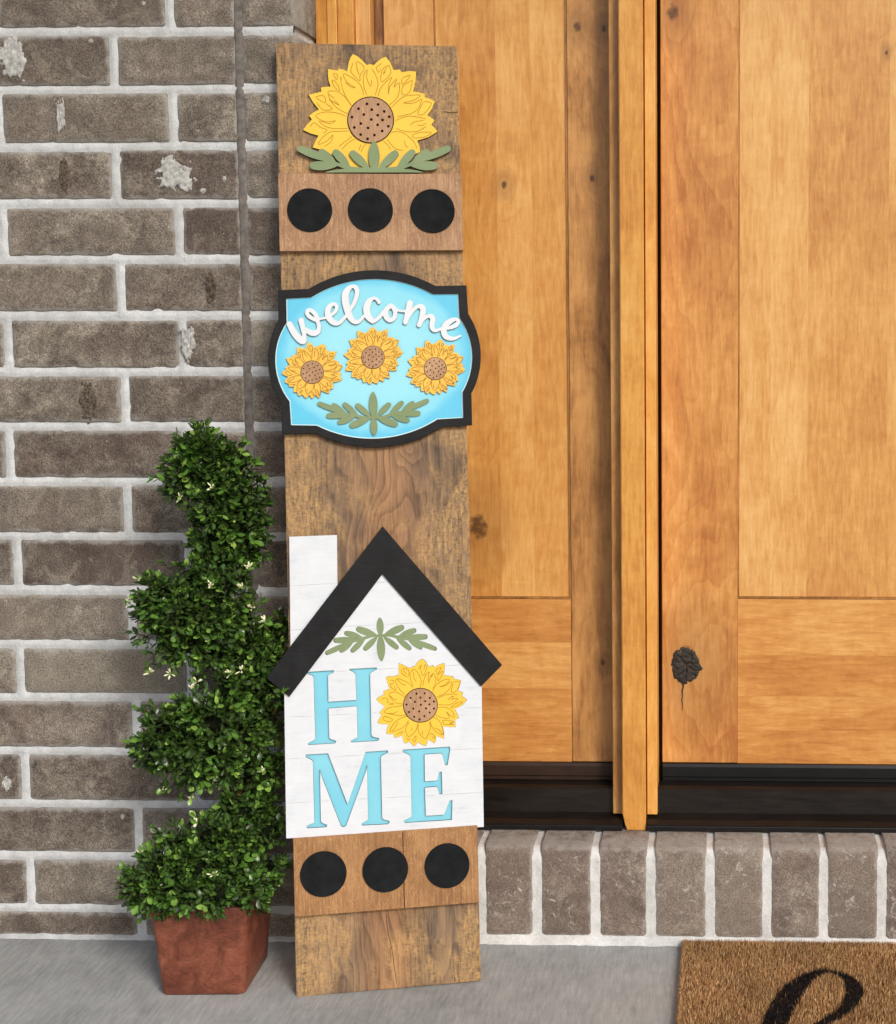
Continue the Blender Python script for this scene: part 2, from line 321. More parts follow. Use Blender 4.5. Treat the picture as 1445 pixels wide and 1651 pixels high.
M_LINE2 = mat_simple('fine_engraved_line', lin(176, 124, 52), 0.8, 0.2, 0.2, 200, 0.0)
M_GREEN = mat_paint('sage_green_paint', lin(132, 148, 108), 0.06, 0.6, 0.15, lin(122, 140, 100), 30)
M_AQUA = mat_paint('aqua_paint', lin(134, 208, 226), 0.05, 0.5, 0.15, lin(120, 200, 224), 14)
M_AQF = mat_aqua_face()
M_WHITE = mat_whitewash()
M_WHITE2 = mat_paint('white_paint', lin(224, 228, 233), 0.02, 0.45, 0.08)
M_PIN = mat_paint('pale_paint_line', lin(214, 240, 244), 0.02, 0.5, 0.05)
M_SCORE = mat_simple('scored_line', lin(190, 192, 194), 0.7, 0.2, 0.1, 200, 0.0)
M_SEEDW = mat_ply('stained_disc', lin(150, 114, 82), lin(178, 138, 104), lin(202, 162, 126))
M_HOLE = mat_simple('dark_hole', lin(40, 22, 16), 0.9, 0.1, 0.2, 200, 0.0); M_CRK = mat_simple('dark_split', lin(52, 40, 32), 0.9, 0.1, 0.3, 200, 0.0)
M_PLY = mat_ply('stained_birch_ply', lin(128, 94, 68), lin(164, 126, 94), lin(198, 160, 122))
M_PLY2 = mat_ply('stained_birch_ply_warm', lin(126, 88, 56), lin(162, 118, 76), lin(194, 150, 102))
M_BARN = mat_barn('rubbed_dark_stain_plank', lin(82, 69, 59), lin(116, 96, 78), lin(152, 124, 96), lin(204, 162, 106), 0.85)
M_TERRA = mat_terracotta()

# ------------------------------------------------------------------ ground and porch
def sheet(name, x0, x1, y0, y1, z, mat):
    o = mesh(name, [(x0, y0, z), (x1, y0, z), (x1, y1, z), (x0, y1, z)], [(0, 1, 2, 3)], mat); tag(o, kind='structure'); return o
sheet('ground', -300, 300, -300, 300, -0.16, mat_simple('lawn_soil', lin(96, 98, 78), 0.95, 0.1, 0.25, 3, 0.2))
fl = box('porch_floor', -2.6, 3.0, -2.9, 0.3, -0.15, 0.0, M_CONC); tag(fl, kind='structure')
M_SOFFIT = mat_simple('painted_soffit', lin(196, 192, 184), 0.8, 0.2, 0.04, 4, 0.05)
pc = box('porch_ceiling', -2.6, 3.0, -1.15, 0.5, 2.62, 2.72, M_SOFFIT); tag(pc, kind='structure')

# ------------------------------------------------------------------ brick wall
ZB, CO = 0.0451, 0.0796; MT = 0.0128                        # first bed joint, course height, joint thickness
XJ = X_(391, 300, 0)-0.002                                   # expansion joint
XC = X_(474, 30, 0)                                          # corner into the door recess
WX0 = -1.62; WTOP = ZB+26*CO; RET = 0.115
wall = empty('brick_wall', 'tall grey-brown brick wall with pale mortar beside the wooden doors', 'brick wall', loc=(-0.9, 0, 0))
WO = np.array([-0.9, 0, 0])
def brick(parent, org, x0, x1, z0, z1, depth, axis='front', seed=0, rnd=0.0024, amp=0.0010, topround=0.0, mat=M_BRICK, chip=0.004):
    """brick with worn arrises; front face at y = 0 (local), grid fine near the edges; attribute 'edge' runs 0..1 inwards"""
    w_, h_ = x1-x0, z1-z0
    def cuts(L, step=0.009):
        k = max(2, int(round((L-0.024)/step))); c = [0, 0.0022, 0.006, 0.012]
        return c[:3] + [0.012+(L-0.024)*i/k for i in range(k+1)] + [L-0.006, L-0.0022, L]
    us, vs_ = cuts(w_, 0.011), cuts(h_, 0.010) if h_ > 0.034 else [0, 0.002, 0.006, h_/2, h_-0.006, h_-0.002, h_]
    nu, nv = len(us), len(vs_); V = []; F = []; E = []
    def rr(d): return rnd*max(0, 1-d/0.006)**2
    for j, b in enumerate(vs_):
        for i, a in enumerate(us):
            da, db = min(a, w_-a), min(b, h_-b); x, z = x0+a, z0+b
            q = Vector((x*38+seed, seed*1.7, z*38))
            y = rr(da)+rr(db) + noise.noise(q)*amp + noise.noise(q*3.1)*amp*0.55
            if min(da, db) < 0.004: y += max(0, noise.noise(q*3.0)-.1)*chip
            if topround and (h_-b) < topround: y += (topround-math.sqrt(max(0, topround**2-(topround-(h_-b))**2)))*0.75
            wob = 0.0009 if not topround else 0.0004
            if da < 0.0023: x += (noise.noise(Vector((seed, z*90, 3)))+0.7*noise.noise(Vector((seed, z*260, 5))))*wob
            if db < 0.0023: z += (noise.noise(Vector((x*90, seed, 9)))+0.7*noise.noise(Vector((x*260, seed, 7))))*wob
            V.append((x-org[0], y-org[1], z-org[2])); E.append(min(1.0, min(da, db)/0.012))
    for j in range(nv-1):
        for i in range(nu-1): F.append((j*nu+i, j*nu+i+1, (j+1)*nu+i+1, (j+1)*nu+i))
    loop = [i for i in range(nu)] + [j*nu+nu-1 for j in range(1, nv)] + [(nv-1)*nu+i for i in range(nu-2, -1, -1)] + [j*nu for j in range(nv-2, 0, -1)]
    base = len(V)
    for k in loop: V.append((V[k][0], depth-org[1], V[k][2])); E.append(0.5)
    for k in range(len(loop)): k2 = (k+1) % len(loop); F.append((loop[k2], loop[k], base+k, base+k2))
    me = bpy.data.meshes.new('brick'); me.from_pydata(V, [], F); me.update()
    at = me.attributes.new('edge', 'FLOAT', 'POINT'); at.data.foreach_set('value', E)
    o = link('brick', me, mat, parent, True); return o
XA = X_(195, 465, 0); XB = X_(292, 555, 0); BL = 0.2535
rows = [(0.004, ZB-MT/2, 0)] + [(ZB+i*CO+MT/2, ZB+(i+1)*CO-MT/2, i+1) for i in range(26)]
rects = []
for (z0, z1, k) in rows:
    # 17 courses down from the top of the photo: the stacked joints step slightly as bricklayers drift
    A = (k % 2 == 0); j0 = XA if A else XB; js = [j0]
    while js[0] > WX0: js.insert(0, js[0]-BL)
    if j0+BL < XJ-0.02: js.append(j0+BL)
    js = [j+random.uniform(-0.003, 0.003) for j in js]
    ends = js+[XJ-0.002+MT*0.5]
    for a, b in zip(ends[:-1], ends[1:]): rects.append((a+MT/2, b-MT/2, z0+random.uniform(-.001, .001), z1+random.uniform(-.001, .001)))
    rects.append((XJ+0.007, XC, z0+random.uniform(-.001, .001), z1+random.uniform(-.001, .001)))
for i, (a, b, c, d) in enumerate(rects):
    if b-a < 0.01: continue
    brick(wall, WO, a, b, c, d, RET if b == XC else 0.06, seed=i*3.17)
# mortar bed: a relief sheet, tooled hollow between the bricks
def mortar_relief(x0, x1, z0, z1, step, rects, deep=0.0035):
    nx, nz = int((x1-x0)/step)+1, int((z1-z0)/step)+1
    X = np.linspace(x0, x1, nx); Z = np.linspace(z0, z1, nz); GX, GZ = np.meshgrid(X, Z)
    D = np.full(GX.shape, 1.0); IN = np.zeros(GX.shape)
    for (a, b, c, d) in rects:
        m = (GX > a-.03) & (GX < b+.03) & (GZ > c-.03) & (GZ < d+.03)
        dx = np.maximum(np.maximum(a-GX[m], GX[m]-b), 0); dz = np.maximum(np.maximum(c-GZ[m], GZ[m]-d), 0)
        D[m] = np.minimum(D[m], np.hypot(dx, dz)); IN[m] = np.maximum(IN[m], np.minimum(np.minimum(GX[m]-a, b-GX[m]), np.minimum(GZ[m]-c, d-GZ[m])))
    N = np.array([noise.noise(Vector((x*70, 3.3, z*70)))+0.6*noise.noise(Vector((x*190, 1.3, z*190))) for x, z in zip(GX.ravel(), GZ.ravel())]).reshape(GX.shape)
    Y = deep - 0.0022*np.clip(D/0.006, 0, 1) + N*0.0009
    Y[IN > 0.0045] = 0.012
    V = np.stack([GX-WO[0], Y, GZ], -1).reshape(-1, 3); idx = np.arange(nx*nz).reshape(nz, nx)
    F = np.stack([idx[:-1, :-1], idx[:-1, 1:], idx[1:, 1:], idx[1:, :-1]], -1).reshape(-1, 4)
    return V, F
V, F = mortar_relief(-1.25, XC-0.002, 0.001, 1.55, 0.0034, [r for r in rects])
mesh('mortar', V, F, M_MORTAR, wall, True)
box('mortar', WX0, -1.25, 0.003, 0.05, 0.001, WTOP, M_MORTAR, wall, off=WO)
box('mortar', -1.25, XC-0.003, 0.0035, 0.05, 1.55, WTOP, M_MORTAR, wall, off=WO)
box('mortar', XJ+0.01, XC-0.004, 0.02, RET+0.01, 0.001, WTOP-0.001, M_MORTAR, wall, off=WO)
# sealant run down the expansion joint, uneven bead
V = []; F = []; n_ = 150
for i in range(n_+1):
    z = 0.001+1.7*i/n_; k = noise.noise(Vector((4.0, z*23, 1.0)))*0.0016+noise.noise(Vector((9.0, z*70, 1.0)))*0.0008
    for j in range(7):
        a = math.pi*j/6; V.append((XJ+0.0015+k-math.cos(a)*(0.0066+k*.8)-WO[0], 0.0026-math.sin(a)*(0.0024+k*1.0), z))
for i in range(n_):
    for j in range(6): F.append((i*7+j, i*7+j+1, i*7+j+8, i*7+j+7))
mesh('expansion_joint', V, F, mat_simple('grey_sealant', lin(118, 112, 107), 0.9, 0.15, 0.4, 90, 0.9), wall, True)
# lumps of mortar, broken and scorched scars on single bricks
def blob(name, px, py, rx, ry, hgt, mat, parent, org, seed, rough=0.6, Y=0.0, n=44):
    c = onY(px, py, Y); kx = 1/1140.0; V = []; F = []
    for j in range(n+1):
        for i in range(n+1):
            a, b = -1+2*i/n, -1+2*j/n; q = Vector((a*1.5+seed, b*1.5, seed*2.0))
            rad = math.sqrt(a*a+b*b)/(0.70+0.30*noise.noise(q*1.3)+0.26*noise.noise(q*3.7)+0.16*noise.noise(q*8.0)); m = max(0.0, 1-rad**2)
            y = 0.009 - (0.009+hgt)*min(1, m*3.0) - m*hgt*rough*(noise.noise(q*4)+0.7*noise.noise(q*9))
            V.append((c[0]+a*rx*kx*1.25-org[0], Y+y-org[1], c[2]+b*ry*kx*1.25-org[2]))
    for j in range(n):
        for i in range(n): k = j*(n+1)+i; F.append((k, k+1, k+n+2, k+n+1))
    return mesh(name, V, F, mat, parent, True)
M_LUMP = mat_simple('white_mortar_splash', lin(186, 185, 181), 0.9, 0.2, 0.4, 190, 1.0)
M_SCAR = mat_simple('scorched_brick_scar', lin(98, 88, 77), 0.9, 0.2, 0.8, 330, 1.0)
for i, (px, py, rx, ry, hg) in enumerate(((20, 96, 30, 38, .002), (285, 284, 38, 36, .002), (303, 552, 15, 34, .004), (98, 185, 9, 34, .0016), (362, 288, 4, 6, .001), (328, 307, 7, 5, .001), (232, 5, 5, 4, .001), (147, 66, 5, 4, .001), (198, 1316, 4, 6, .001), (430, 160, 8, 7, .001), (12, 1262, 9, 16, .002))):
    blob('mortar_splash', px, py, rx, ry, hg, M_LUMP, wall, WO, i*2.9)
for i, (px, py, rx, ry, hg) in enumerate(((104, 283, 11, 35, .0014), (340, 461, 10, 32, .0022), (141, 644, 20, 36, .002))):
    blob('brick_scar', px, py, rx, ry, hg, M_SCAR, wall, WO, 40+i*3.7, 1.3)

# ------------------------------------------------------------------ brick step below the doors
STEP_Z = 0.147; SY1 = 0.094
step = empty('brick_step', 'low step of upright bricks and white mortar under the doors', 'step', loc=(0.2, 0, 0)); SO = np.array([0.2, 0, 0])
jx = [X_(p, 1440, 0) for p in (690, 776, 866, 960, 1050, 1145, 1237, 1328, 1422)]
while jx[-1] < 1.5: jx.append(jx[-1]+0.0812)
jx = [max(XC-.0068, jx[0]-0.081*k) for k in (2, 1)]+jx
srects = []
for i, (a, b) in enumerate(zip(jx[:-1], jx[1:])):
    g = 0.0056+random.uniform(-.0008, .0008); dz = random.uniform(-.0015, .0012)
    x0, x1 = a+g, b-g; srects.append((x0, x1, 0.011, STEP_Z+dz))
    # upright brick: front face plus rolled top arris; the top shows
    bo = brick(step, SO, x0, x1, 0.011, STEP_Z+dz, SY1, seed=200+i*5.3, mat=M_BRICK2, rnd=0.003, amp=0.0007, topround=0.011, chip=0.0006)
V = []; F = []
nx, nz = 520, 46
xs = np.linspace(jx[0], 0.55, nx); prof = []
for t in np.linspace(0, 1, nz):                              # up the front, over the arris, along the top
    L1, L2 = 0.128, 0.094; s_ = t*(L1+0.02+L2)
    if s_ < L1: prof.append((0.0018, 0.001+s_))
    elif s_ < L1+0.02: a = (s_-L1)/0.02*math.pi/2; prof.append((0.0018+0.012*(1-math.cos(a)), 0.001+L1+0.014*math.sin(a)))
    else: prof.append((0.0158+(s_-L1-0.02), 0.143))
for (yy, zz) in prof:
    for x in xs:
        q = noise.noise(Vector((x*80, yy*80, zz*80)))*0.0006+noise.noise(Vector((x*220, yy*220, zz*220)))*0.0007
        V.append((x-SO[0], yy+q-SO[1], zz+(q if zz > 0.13 else 0)))
for j in range(nz-1):
    for i in range(nx-1): k = j*nx+i; F.append((k, k+1, k+nx+1, k+nx))
mesh('mortar', V, F, M_MORTAR2, step, True)
box('mortar', 0.55, 1.5, 0.003, SY1, 0.001, 0.142, M_MORTAR2, step, off=SO)
# bead of mortar where the brick meets the concrete
def foot_bead(parent, org, xa, xb, hh, mat, seed):
    V = []; F = []; n = int((xb-xa)/0.006)
    for i in range(n+1):
        x = xa+(xb-xa)*i/n; k = noise.noise(Vector((x*40, seed, 0)))*0.003+noise.noise(Vector((x*130, seed, 0)))*0.0015
        V += [(x-org[0], 0.006, hh+k), (x-org[0], -0.001+k*0.3, hh*0.7+k), (x-org[0], -0.0065+k, 0.0006)]
    for i in range(n):
        for j in range(2): a = i*3+j; F.append((a+1, a+4, a+3, a))
    mesh('mortar', V, F, mat, parent, True)
foot_bead(step, SO, XC, 0.6, 0.0125, M_MORTAR2, 3.0)
foot_bead(wall, WO, WX0, XC, 0.006, M_MORTAR, 8.0)

# ------------------------------------------------------------------ doors
YD = 0.128                                                   # face of the doors
MY = 500.0
def dx(px, py, Y=YD): return X_(px, py, Y)
W1 = (lin(184, 118, 54), lin(216, 156, 84), lin(232, 178, 106))
W2 = (lin(160, 100, 46), lin(196, 134, 66), lin(218, 160, 88))
zt = 2.05; zb = Z_(900, 1228, YD); zr = Z_(900, 966, YD)
KN_L = [(dx(955, 287), Z_(955, 287, YD),   .006), (dx(931, 43), Z_(931, 43, YD), .009), (dx(974, 46), Z_(974, 46, YD), .006), (dx(972, 1068), Z_(972, 1068, YD), .006), (dx(940, -180), Z_(940, -180, YD), .012)]
KN_P = [(dx(812, 298), Z_(812, 298, YD), .007), (dx(770, 850), Z_(770, 850, YD), .022)]
KN_R = [(dx(1107, 1073), Z_(1107, 1073, YD), .03), (dx(1085, 20), Z_(1085, 20, YD), .014)]
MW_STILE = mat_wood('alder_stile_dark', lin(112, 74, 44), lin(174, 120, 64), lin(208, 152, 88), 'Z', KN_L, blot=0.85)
MW_PANEL = mat_wood('alder_panel', W1[0], lin(213, 152, 78), lin(232, 180, 108), 'Z', KN_P, tonevar=0.3, fig=0.35)
MW_PANELR = mat_wood('alder_panel_pale', lin(186, 122, 60), lin(216, 158, 88), lin(234, 186, 118), 'Z', [(dx(1430, 84), Z_(1430, 84, YD), .004)], tonevar=0.35, fig=0.3)
MW_STILER = mat_wood('alder_stile', lin(176, 110, 54), lin(208, 146, 78), lin(230, 174, 106), 'Z', KN_R, blot=0.58, fig=0.5)
MW_RAIL = mat_wood('alder_rail', lin(178, 110, 50), lin(208, 144, 74), lin(230, 174, 102), 'X', (), tonevar=0.4, fig=0.35, bscale=1.0)
MW_TRIM = mat_wood('alder_trim', lin(186, 118, 48), lin(218, 156, 74), lin(234, 182, 102), 'Z', (), fig=0.25, blot=0.4)
MW_TRIM2 = mat_wood('alder_trim_dark', lin(128, 84, 40), lin(176, 122, 64), lin(206, 154, 92), 'Z', (), fig=0.4, blot=0.6)  # darker trim wood for the left mullion strip and panel moulding
M_GAP = mat_simple('dark_reveal', lin(40, 24, 14), 0.8, 0.2, 0.2, 40, 0.0)
M_SILL = mat_wood('dark_stained_sill', lin(12, 9, 8), lin(21, 16, 13), lin(32, 25, 21), 'X', (), rough=0.36, fig=0.4, coat=0.0)
M_RUB = mat_simple('black_rubber_sweep', lin(19, 19, 20), 0.38, 0.4, 0.25, 30, 0.1)

def door(label, xl, xs1, xs2, xr, pan_cuts, rail_cuts, m_s1, m_s2, m_p, sweep_mat, zb=zb, zr=zr):
    d = empty('wooden_door', label, 'door', loc=((xl+xr)/2, YD, zb)); O = np.array([(xl+xr)/2, YD, zb])
    # boards keep the coordinates of the place for their grain, so each mesh is moved back by its object
    def bd(name, x0, x1, y0, z0, z1, mat, bev=0.0007):
        o = box(name, x0, x1, y0, y0+0.030, z0, z1, mat, d, bev, 1)
        o.location = Vector(-O); return o
    st = bd('stile', xl, xs1, YD, zb, zt, m_s1, 0.0012); st2 = bd('stile', xs2, xr, YD, zb, zt, m_s2, 0.0012)
    for a, b in zip(pan_cuts[:-1], pan_cuts[1:]):
        bd('panel_board', a+0.00002, b-0.00002, YD+0.0042+random.uniform(0, .00012), zr+0.0032, zt-0.16, m_p, 0)
    for a, b in zip(rail_cuts[:-1], rail_cuts[1:]):
        bd('rail_board', xs1+0.0004, xs2-0.0004, YD+0.0006+random.uniform(0, .00012), b+0.00002, a-0.00002, MW_RAIL, 0)
    bd('top_rail', xs1+0.0004, xs2-0.0004, YD+0.0005, zt-0.16, zt, MW_RAIL)
    # slim moulding round the panel
    bm = bmesh.new()
    for (a, b, c, e) in ((xs1, xs1+0.0028, zr, zt-.16), (xs2-0.0028, xs2, zr, zt-.16), (xs1+0.0028, xs2-0.0028, zr, zr+0.0030)):
        box_bm(a+.0002, b-.0002, YD+0.0020, YD+0.02, c+.0001, e-.0001, bm=bm)
    o = bm_mesh('panel_moulding', bm, MW_TRIM2, d); o.location = Vector(-O)
    box('backing', xl+.002, xr-.002, YD+0.032, YD+0.036, zb+.002, zt-.002, M_GAP, d).location = Vector(-O)
    # weather strip below
    bm = bmesh.new(); z2, z1 = zb-0.0005, zb-0.027
    pr = [(YD-0.004, z2), (YD-0.0065, z2-0.004), (YD-0.0065, z2-0.019), (YD-0.004, z2-0.021), (YD-0.004, z1), (YD+0.02, z1), (YD+0.02, z2)]
    va = [bm.verts.new((xl+.001, a, b)) for a, b in pr]; vb = [bm.verts.new((xr-.001, a, b)) for a, b in pr]
    for i in range(len(pr)): j = (i+1) % len(pr); bm.faces.new((va[i], va[j], vb[j], vb[i]))
    bm.faces.new(va[::-1]); bm.faces.new(vb)
    o = bm_mesh('door_sweep', bm, sweep_mat, d); o.location = Vector(-O)
    return d, O
xl0, xl1, xl2, xl3 = dx(627, MY), dx(706, MY), dx(917, MY), dx(988, MY)
pcL = [xl1, dx(745, MY), dx(803, MY), dx(858, MY), xl2]
rcL = [zr-0.0005]+[Z_(850, p, YD) for p in (1036, 1110, 1164)]+[zb]
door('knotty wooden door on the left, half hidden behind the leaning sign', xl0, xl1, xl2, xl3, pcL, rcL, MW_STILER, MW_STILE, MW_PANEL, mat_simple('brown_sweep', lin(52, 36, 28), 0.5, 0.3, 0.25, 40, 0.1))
xr0, xr1 = dx(1066, MY), dx(1190, MY); xr2, xr3 = xr1+0.66, xr1+0.78
pcR = [xr1]+[dx(p, MY) for p in (1243, 1303, 1362, 1432)]; 
while pcR[-1] < xr2-0.07: pcR.append(pcR[-1]+0.06)
pcR.append(xr2)
zbR = Z_(1250, 1231, YD); zrR = Z_(1300, 966, YD)
rcR = [zrR-0.0005]+[Z_(1300, p, YD) for p in (1057, 1123, 1178)]+[zbR]
dR, OR = door('honey wooden door on the right with a big black knot near its bottom', xr0, xr1, xr2, xr3, pcR, rcR, MW_STILER, MW_STILER, MW_PANELR, M_RUB, zbR, zrR)
# the big knot: a charred, ridged plug with a crack running down from it
def knot(parent, O, pts, mat, seed, depth=0.0012):
    P = [onY(x, y, YD) for x, y in pts]; c = sum(P)/len(P); V = [(c[0]-O[0], -0.0002, c[2]-O[2])]; F = []; nr = 9; N = len(P)
    for k in range(1, nr+1):
        for i, p in enumerate(P):
            t = k/nr; a = c+(p-c)*t; j = 1.4*noise.noise(Vector((a[0]*260, seed, a[2]*260)))+noise.noise(Vector((a[0]*600, seed, a[2]*600)))
            V.append((a[0]-O[0], (-0.0018-0.0026*j) if k < nr else 0.0006, a[2]-O[2]))
    for i in range(N): F.append((0, 1+i, 1+(i+1) % N))
    for k in range(nr-1):
        for i in range(N): a = 1+k*N+i; b = 1+k*N+(i+1) % N; F.append((a, a+N, b+N, b))
    return mesh('knot', V, F, mat, parent, True)
M_CHAR = mat_simple('black_resin_knot', lin(50, 44, 39), 0.45, 0.5, 0.95, 210, 1.0)
kp = catmull([(1083, 1062), (1087, 1051), (1093, 1047), (1101, 1041), (1109, 1044), (1117, 1046), (1123, 1054), (1127, 1063), (1130, 1072), (1134, 1079), (1128, 1084), (1125, 1093), (1116, 1099), (1106, 1104), (1096, 1101), (1087, 1095), (1085, 1086), (1082, 1074)], 3, True)
kp = [(x+random.uniform(-.9, .9), y+random.uniform(-.9, .9)) for x, y in kp]
knot(dR, OR, kp[::-1], M_CHAR, 5.0)
def sliver(parent, O, pts, mat, Y=YD):
    V = []; F = []
    for (x, y, wpx) in pts:
        for s_ in (-1, 1): p = onY(x+s_*wpx/2, y, Y); V.append((p[0]-O[0], -0.0009, p[2]-O[2]))
    for i in range(len(pts)-1): F.append((2*i, 2*i+2, 2*i+3, 2*i+1))
    return mesh('crack', V, F, mat, parent)
sliver(dR, OR, [(1101, 1100, 4), (1102, 1107, 2.2), (1100, 1114, 2.4), (1101, 1122, 1.3), (1099.5, 1129, 1.8), (1101, 1136, 1.0), (1100, 1146, .5)], M_CHAR)

# ------------------------------------------------------------------ door frame: casing, mullion, threshold
FO = np.array([-0.145, 0.09, STEP_Z])
frame = empty('door_frame', 'honey wood door casing and mullion standing on a black threshold', 'door frame', loc=tuple(FO))
def fbox(name, x0, x1, y0, y1, z0, z1, mat, bev=0.001):
    o = box(name, x0, x1, y0, y1, z0, z1, mat, frame, bev, 2); o.location = Vector(-FO); return o
YC = 0.100
cx = lambda p: X_(p, 35, YC)
zc = STEP_Z+0.001
fbox('casing_strip', XC+0.0005, cx(527), YC+.003, YD+.02, zc, zt+.08, MW_TRIM)
fbox('casing_strip', cx(527)+.0004, cx(543), YC, YD+.02, zc, zt+.08, MW_TRIM)
fbox('casing_strip', cx(543)+.0004, cx(569), YC+.0025, YD+.02, zc, zt+.08, MW_TRIM)
fbox('jamb', cx(569)+.0004, X_(597, 35, 0.112), 0.112, YD+.02, zc, zt+.06, MW_PANELR)
fbox('jamb', X_(597, 35, 0.112)+.0004, xl0-0.0006, YD+0.006, YD+.03, zc, zt+.05, MW_STILE)  # shaded jamb return, its shade put in by the darker wood colour
# mullion: proud centre post with a chamfered foot, two side strips, dark strip as shaded gap by the right door
YM = 0.067
mx0, mx1 = X_(1000, 600, YM), X_(1038.5, 600, YM); zf = Z_(1022, 1339, YM)
ch = [(mx0, zf+0.026), (mx0+0.004, zf+0.010), (mx0+0.0065, zf), (mx1, zf), (mx1, zt), (mx0, zt)]
bm = bmesh.new(); va = [bm.verts.new((a, YM, b)) for a, b in ch]; vb = [bm.verts.new((a, YM+0.05, b)) for a, b in ch]
bm.faces.new(va); bm.faces.new(vb[::-1])
for i in range(6): j = (i+1) % 6; bm.faces.new((va[j], va[i], vb[i], vb[j]))
bmesh.ops.bevel(bm, geom=[e for e in bm.edges if all(abs(v.co.y-YM) < 1e-6 for v in e.verts)], offset=0.0014, segments=2, affect='EDGES')
o = bm_mesh('mullion', bm, MW_TRIM, frame); o.location = Vector(-FO)
YS = 0.084; zs = Z_(990, 1312, YS)
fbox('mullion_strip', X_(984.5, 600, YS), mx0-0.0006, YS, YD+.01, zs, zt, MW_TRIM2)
fbox('mullion_strip', mx1+0.0014, X_(1058, 600, YS), YS-0.002, YD+.01, zs, zt, MW_TRIM)
fbox('dark_gap_strip', X_(1058, 600, YS)+.0006, xr0+0.0045, YD+0.010, YD+0.03, zb-.03, zt, M_GAP)  # dark-coloured strip standing for the shade in the open gap
fbox('head_casing', XC, 0.95, YC, YD+.05, zt+.0815, zt+.20, MW_TRIM)
# threshold: upright dark board, thin lip at its foot
YT = 0.098
for (a, b, nm) in ((XC+.07, mx0-0.0002, 0), (mx1+0.0002, xr3, 1)):
    bm = bmesh.new(); ztp = zb-0.028; pr = [(YT+0.006, ztp), (YT-0.001, ztp-0.003), (YT-0.003, STEP_Z+0.017), (YT-0.022, STEP_Z+0.013), (YT-0.031, STEP_Z+0.009), (YT-0.031, STEP_Z+0.003), (YT+0.03, STEP_Z+0.003), (YT+0.03, ztp)]
    va = [bm.verts.new((a, p, q)) for p, q in pr]; vb = [bm.verts.new((b, p, q)) for p, q in pr]
    for i in range(len(pr)): j = (i+1) % len(pr); bm.faces.new((va[i], va[j], vb[j], vb[i]))
    bm.faces.new(va[::-1]); bm.faces.new(vb)
    o = bm_mesh('threshold', bm, M_SILL, frame); o.location = Vector(-FO)
fbox('threshold_lip', XC+.07, mx0-.0004, YT-0.034, YT-0.0225, STEP_Z-0.0005, STEP_Z+0.0075, M_RUB, 0.001)
fbox('threshold_lip', mx1+.0004, xr3, YT-0.034, YT-0.0225, STEP_Z-0.0005, STEP_Z+0.0075, M_RUB, 0.001)
# the house front round and above the doors, out of frame
M_PLAIN = mat_simple('plain_wall', lin(150, 138, 124), 0.9, 0.2, 0.08, 5, 0.1)
for nm, a in (('wall_above_brick', (WX0-1.0, XC, 0.004, 0.3, WTOP+.001, 2.62)), ('wall_above_doors', (XC+.0005, 1.2, 0.14, 0.3, zt+.201, 2.62)), ('light_block_behind_doors', (XC-.05, xr3+.001, YD+.06, 0.3, 0.001, zt+.2)), ('wall_right', (xr3+.001, 3.0, 0.05, 0.3, 0.001, 2.62)), ('wall_left', (-2.6, WX0-.001, 0.0, 0.3, 0.001, WTOP))):  # the box behind the doors is added to stop light leaking through gaps
    tag(box(nm, *a, M_PLAIN), kind='structure')
# ------------------------------------------------------------------ flat cut pieces
def contours(circles, step):
    """outlines of a union of discs [(x, y, r)] by marching squares"""
    A = np.array(circles); x0, y0 = (A[:, :2]-A[:, 2:]).min(0)-3*step; x1, y1 = (A[:, :2]+A[:, 2:]).max(0)+3*step
    nx, ny = int((x1-x0)/step)+2, int((y1-y0)/step)+2; X = x0+np.arange(nx)*step; Y = y0+np.arange(ny)*step
    Fd = np.full((ny, nx), 4.0*step)
    for cx_, cy_, r in A:
        i0, i1 = max(0, int((cx_-r-x0)/step)-3), min(nx, int((cx_+r-x0)/step)+5); j0, j1 = max(0, int((cy_-r-y0)/step)-3), min(ny, int((cy_+r-y0)/step)+5)
        d = np.hypot(X[None, i0:i1]-cx_, Y[j0:j1, None]-cy_)-r; Fd[j0:j1, i0:i1] = np.minimum(Fd[j0:j1, i0:i1], d)
    Fd[np.abs(Fd) < 1e-9] = 1e-9
    B = Fd < 0; code = B[:-1, :-1]*1+B[:-1, 1:]*2+B[1:, 1:]*4+B[1:, :-1]*8
    T = {1: [(3, 0)], 2: [(0, 1)], 3: [(3, 1)], 4: [(1, 2)], 5: [(3, 2), (1, 0)], 6: [(0, 2)], 7: [(3, 2)], 8: [(2, 3)], 9: [(2, 0)], 10: [(0, 3), (2, 1)], 11: [(2, 1)], 12: [(1, 3)], 13: [(1, 0)], 14: [(0, 3)]}
    nxt = {}; pos = {}
    def ek(i, j, e): return ((i, j, 0), (i+1, j, 1), (i, j+1, 0), (i, j, 1))[e]
    def ep(k):
        i, j, v = k
        if v == 0: a, b = Fd[j, i], Fd[j, i+1]; t = a/(a-b); return (X[i]+t*step, Y[j])
        a, b = Fd[j, i], Fd[j+1, i]; t = a/(a-b); return (X[i], Y[j]+t*step)
    for j, i in zip(*np.nonzero((code > 0) & (code < 15))):
        for a, b in T[int(code[j, i])]: nxt[ek(i, j, a)] = ek(i, j, b)
    loops = []
    while nxt:
        s_, k = nxt.popitem(); L = [s_]
        while k != s_ and k in nxt: L.append(k); k = nxt.pop(k)
        if len(L) > 6:
            P = np.array([ep(q) for q in L])
            for _ in range(2): P = 0.5*P+0.25*(np.roll(P, 1, 0)+np.roll(P, -1, 0))
            ar = 0.5*abs(np.sum(P[:, 0]*np.roll(P[:, 1], -1)-P[:, 1]*np.roll(P[:, 0], -1)))
            if ar > 3*step*step: loops.append(P[::2] if len(P) > 40 else P)
    return loops
def strokes(paths, n=14):
    out = []
    for p in paths: out += [tuple(q) for q in catmull(p, n)]
    return out
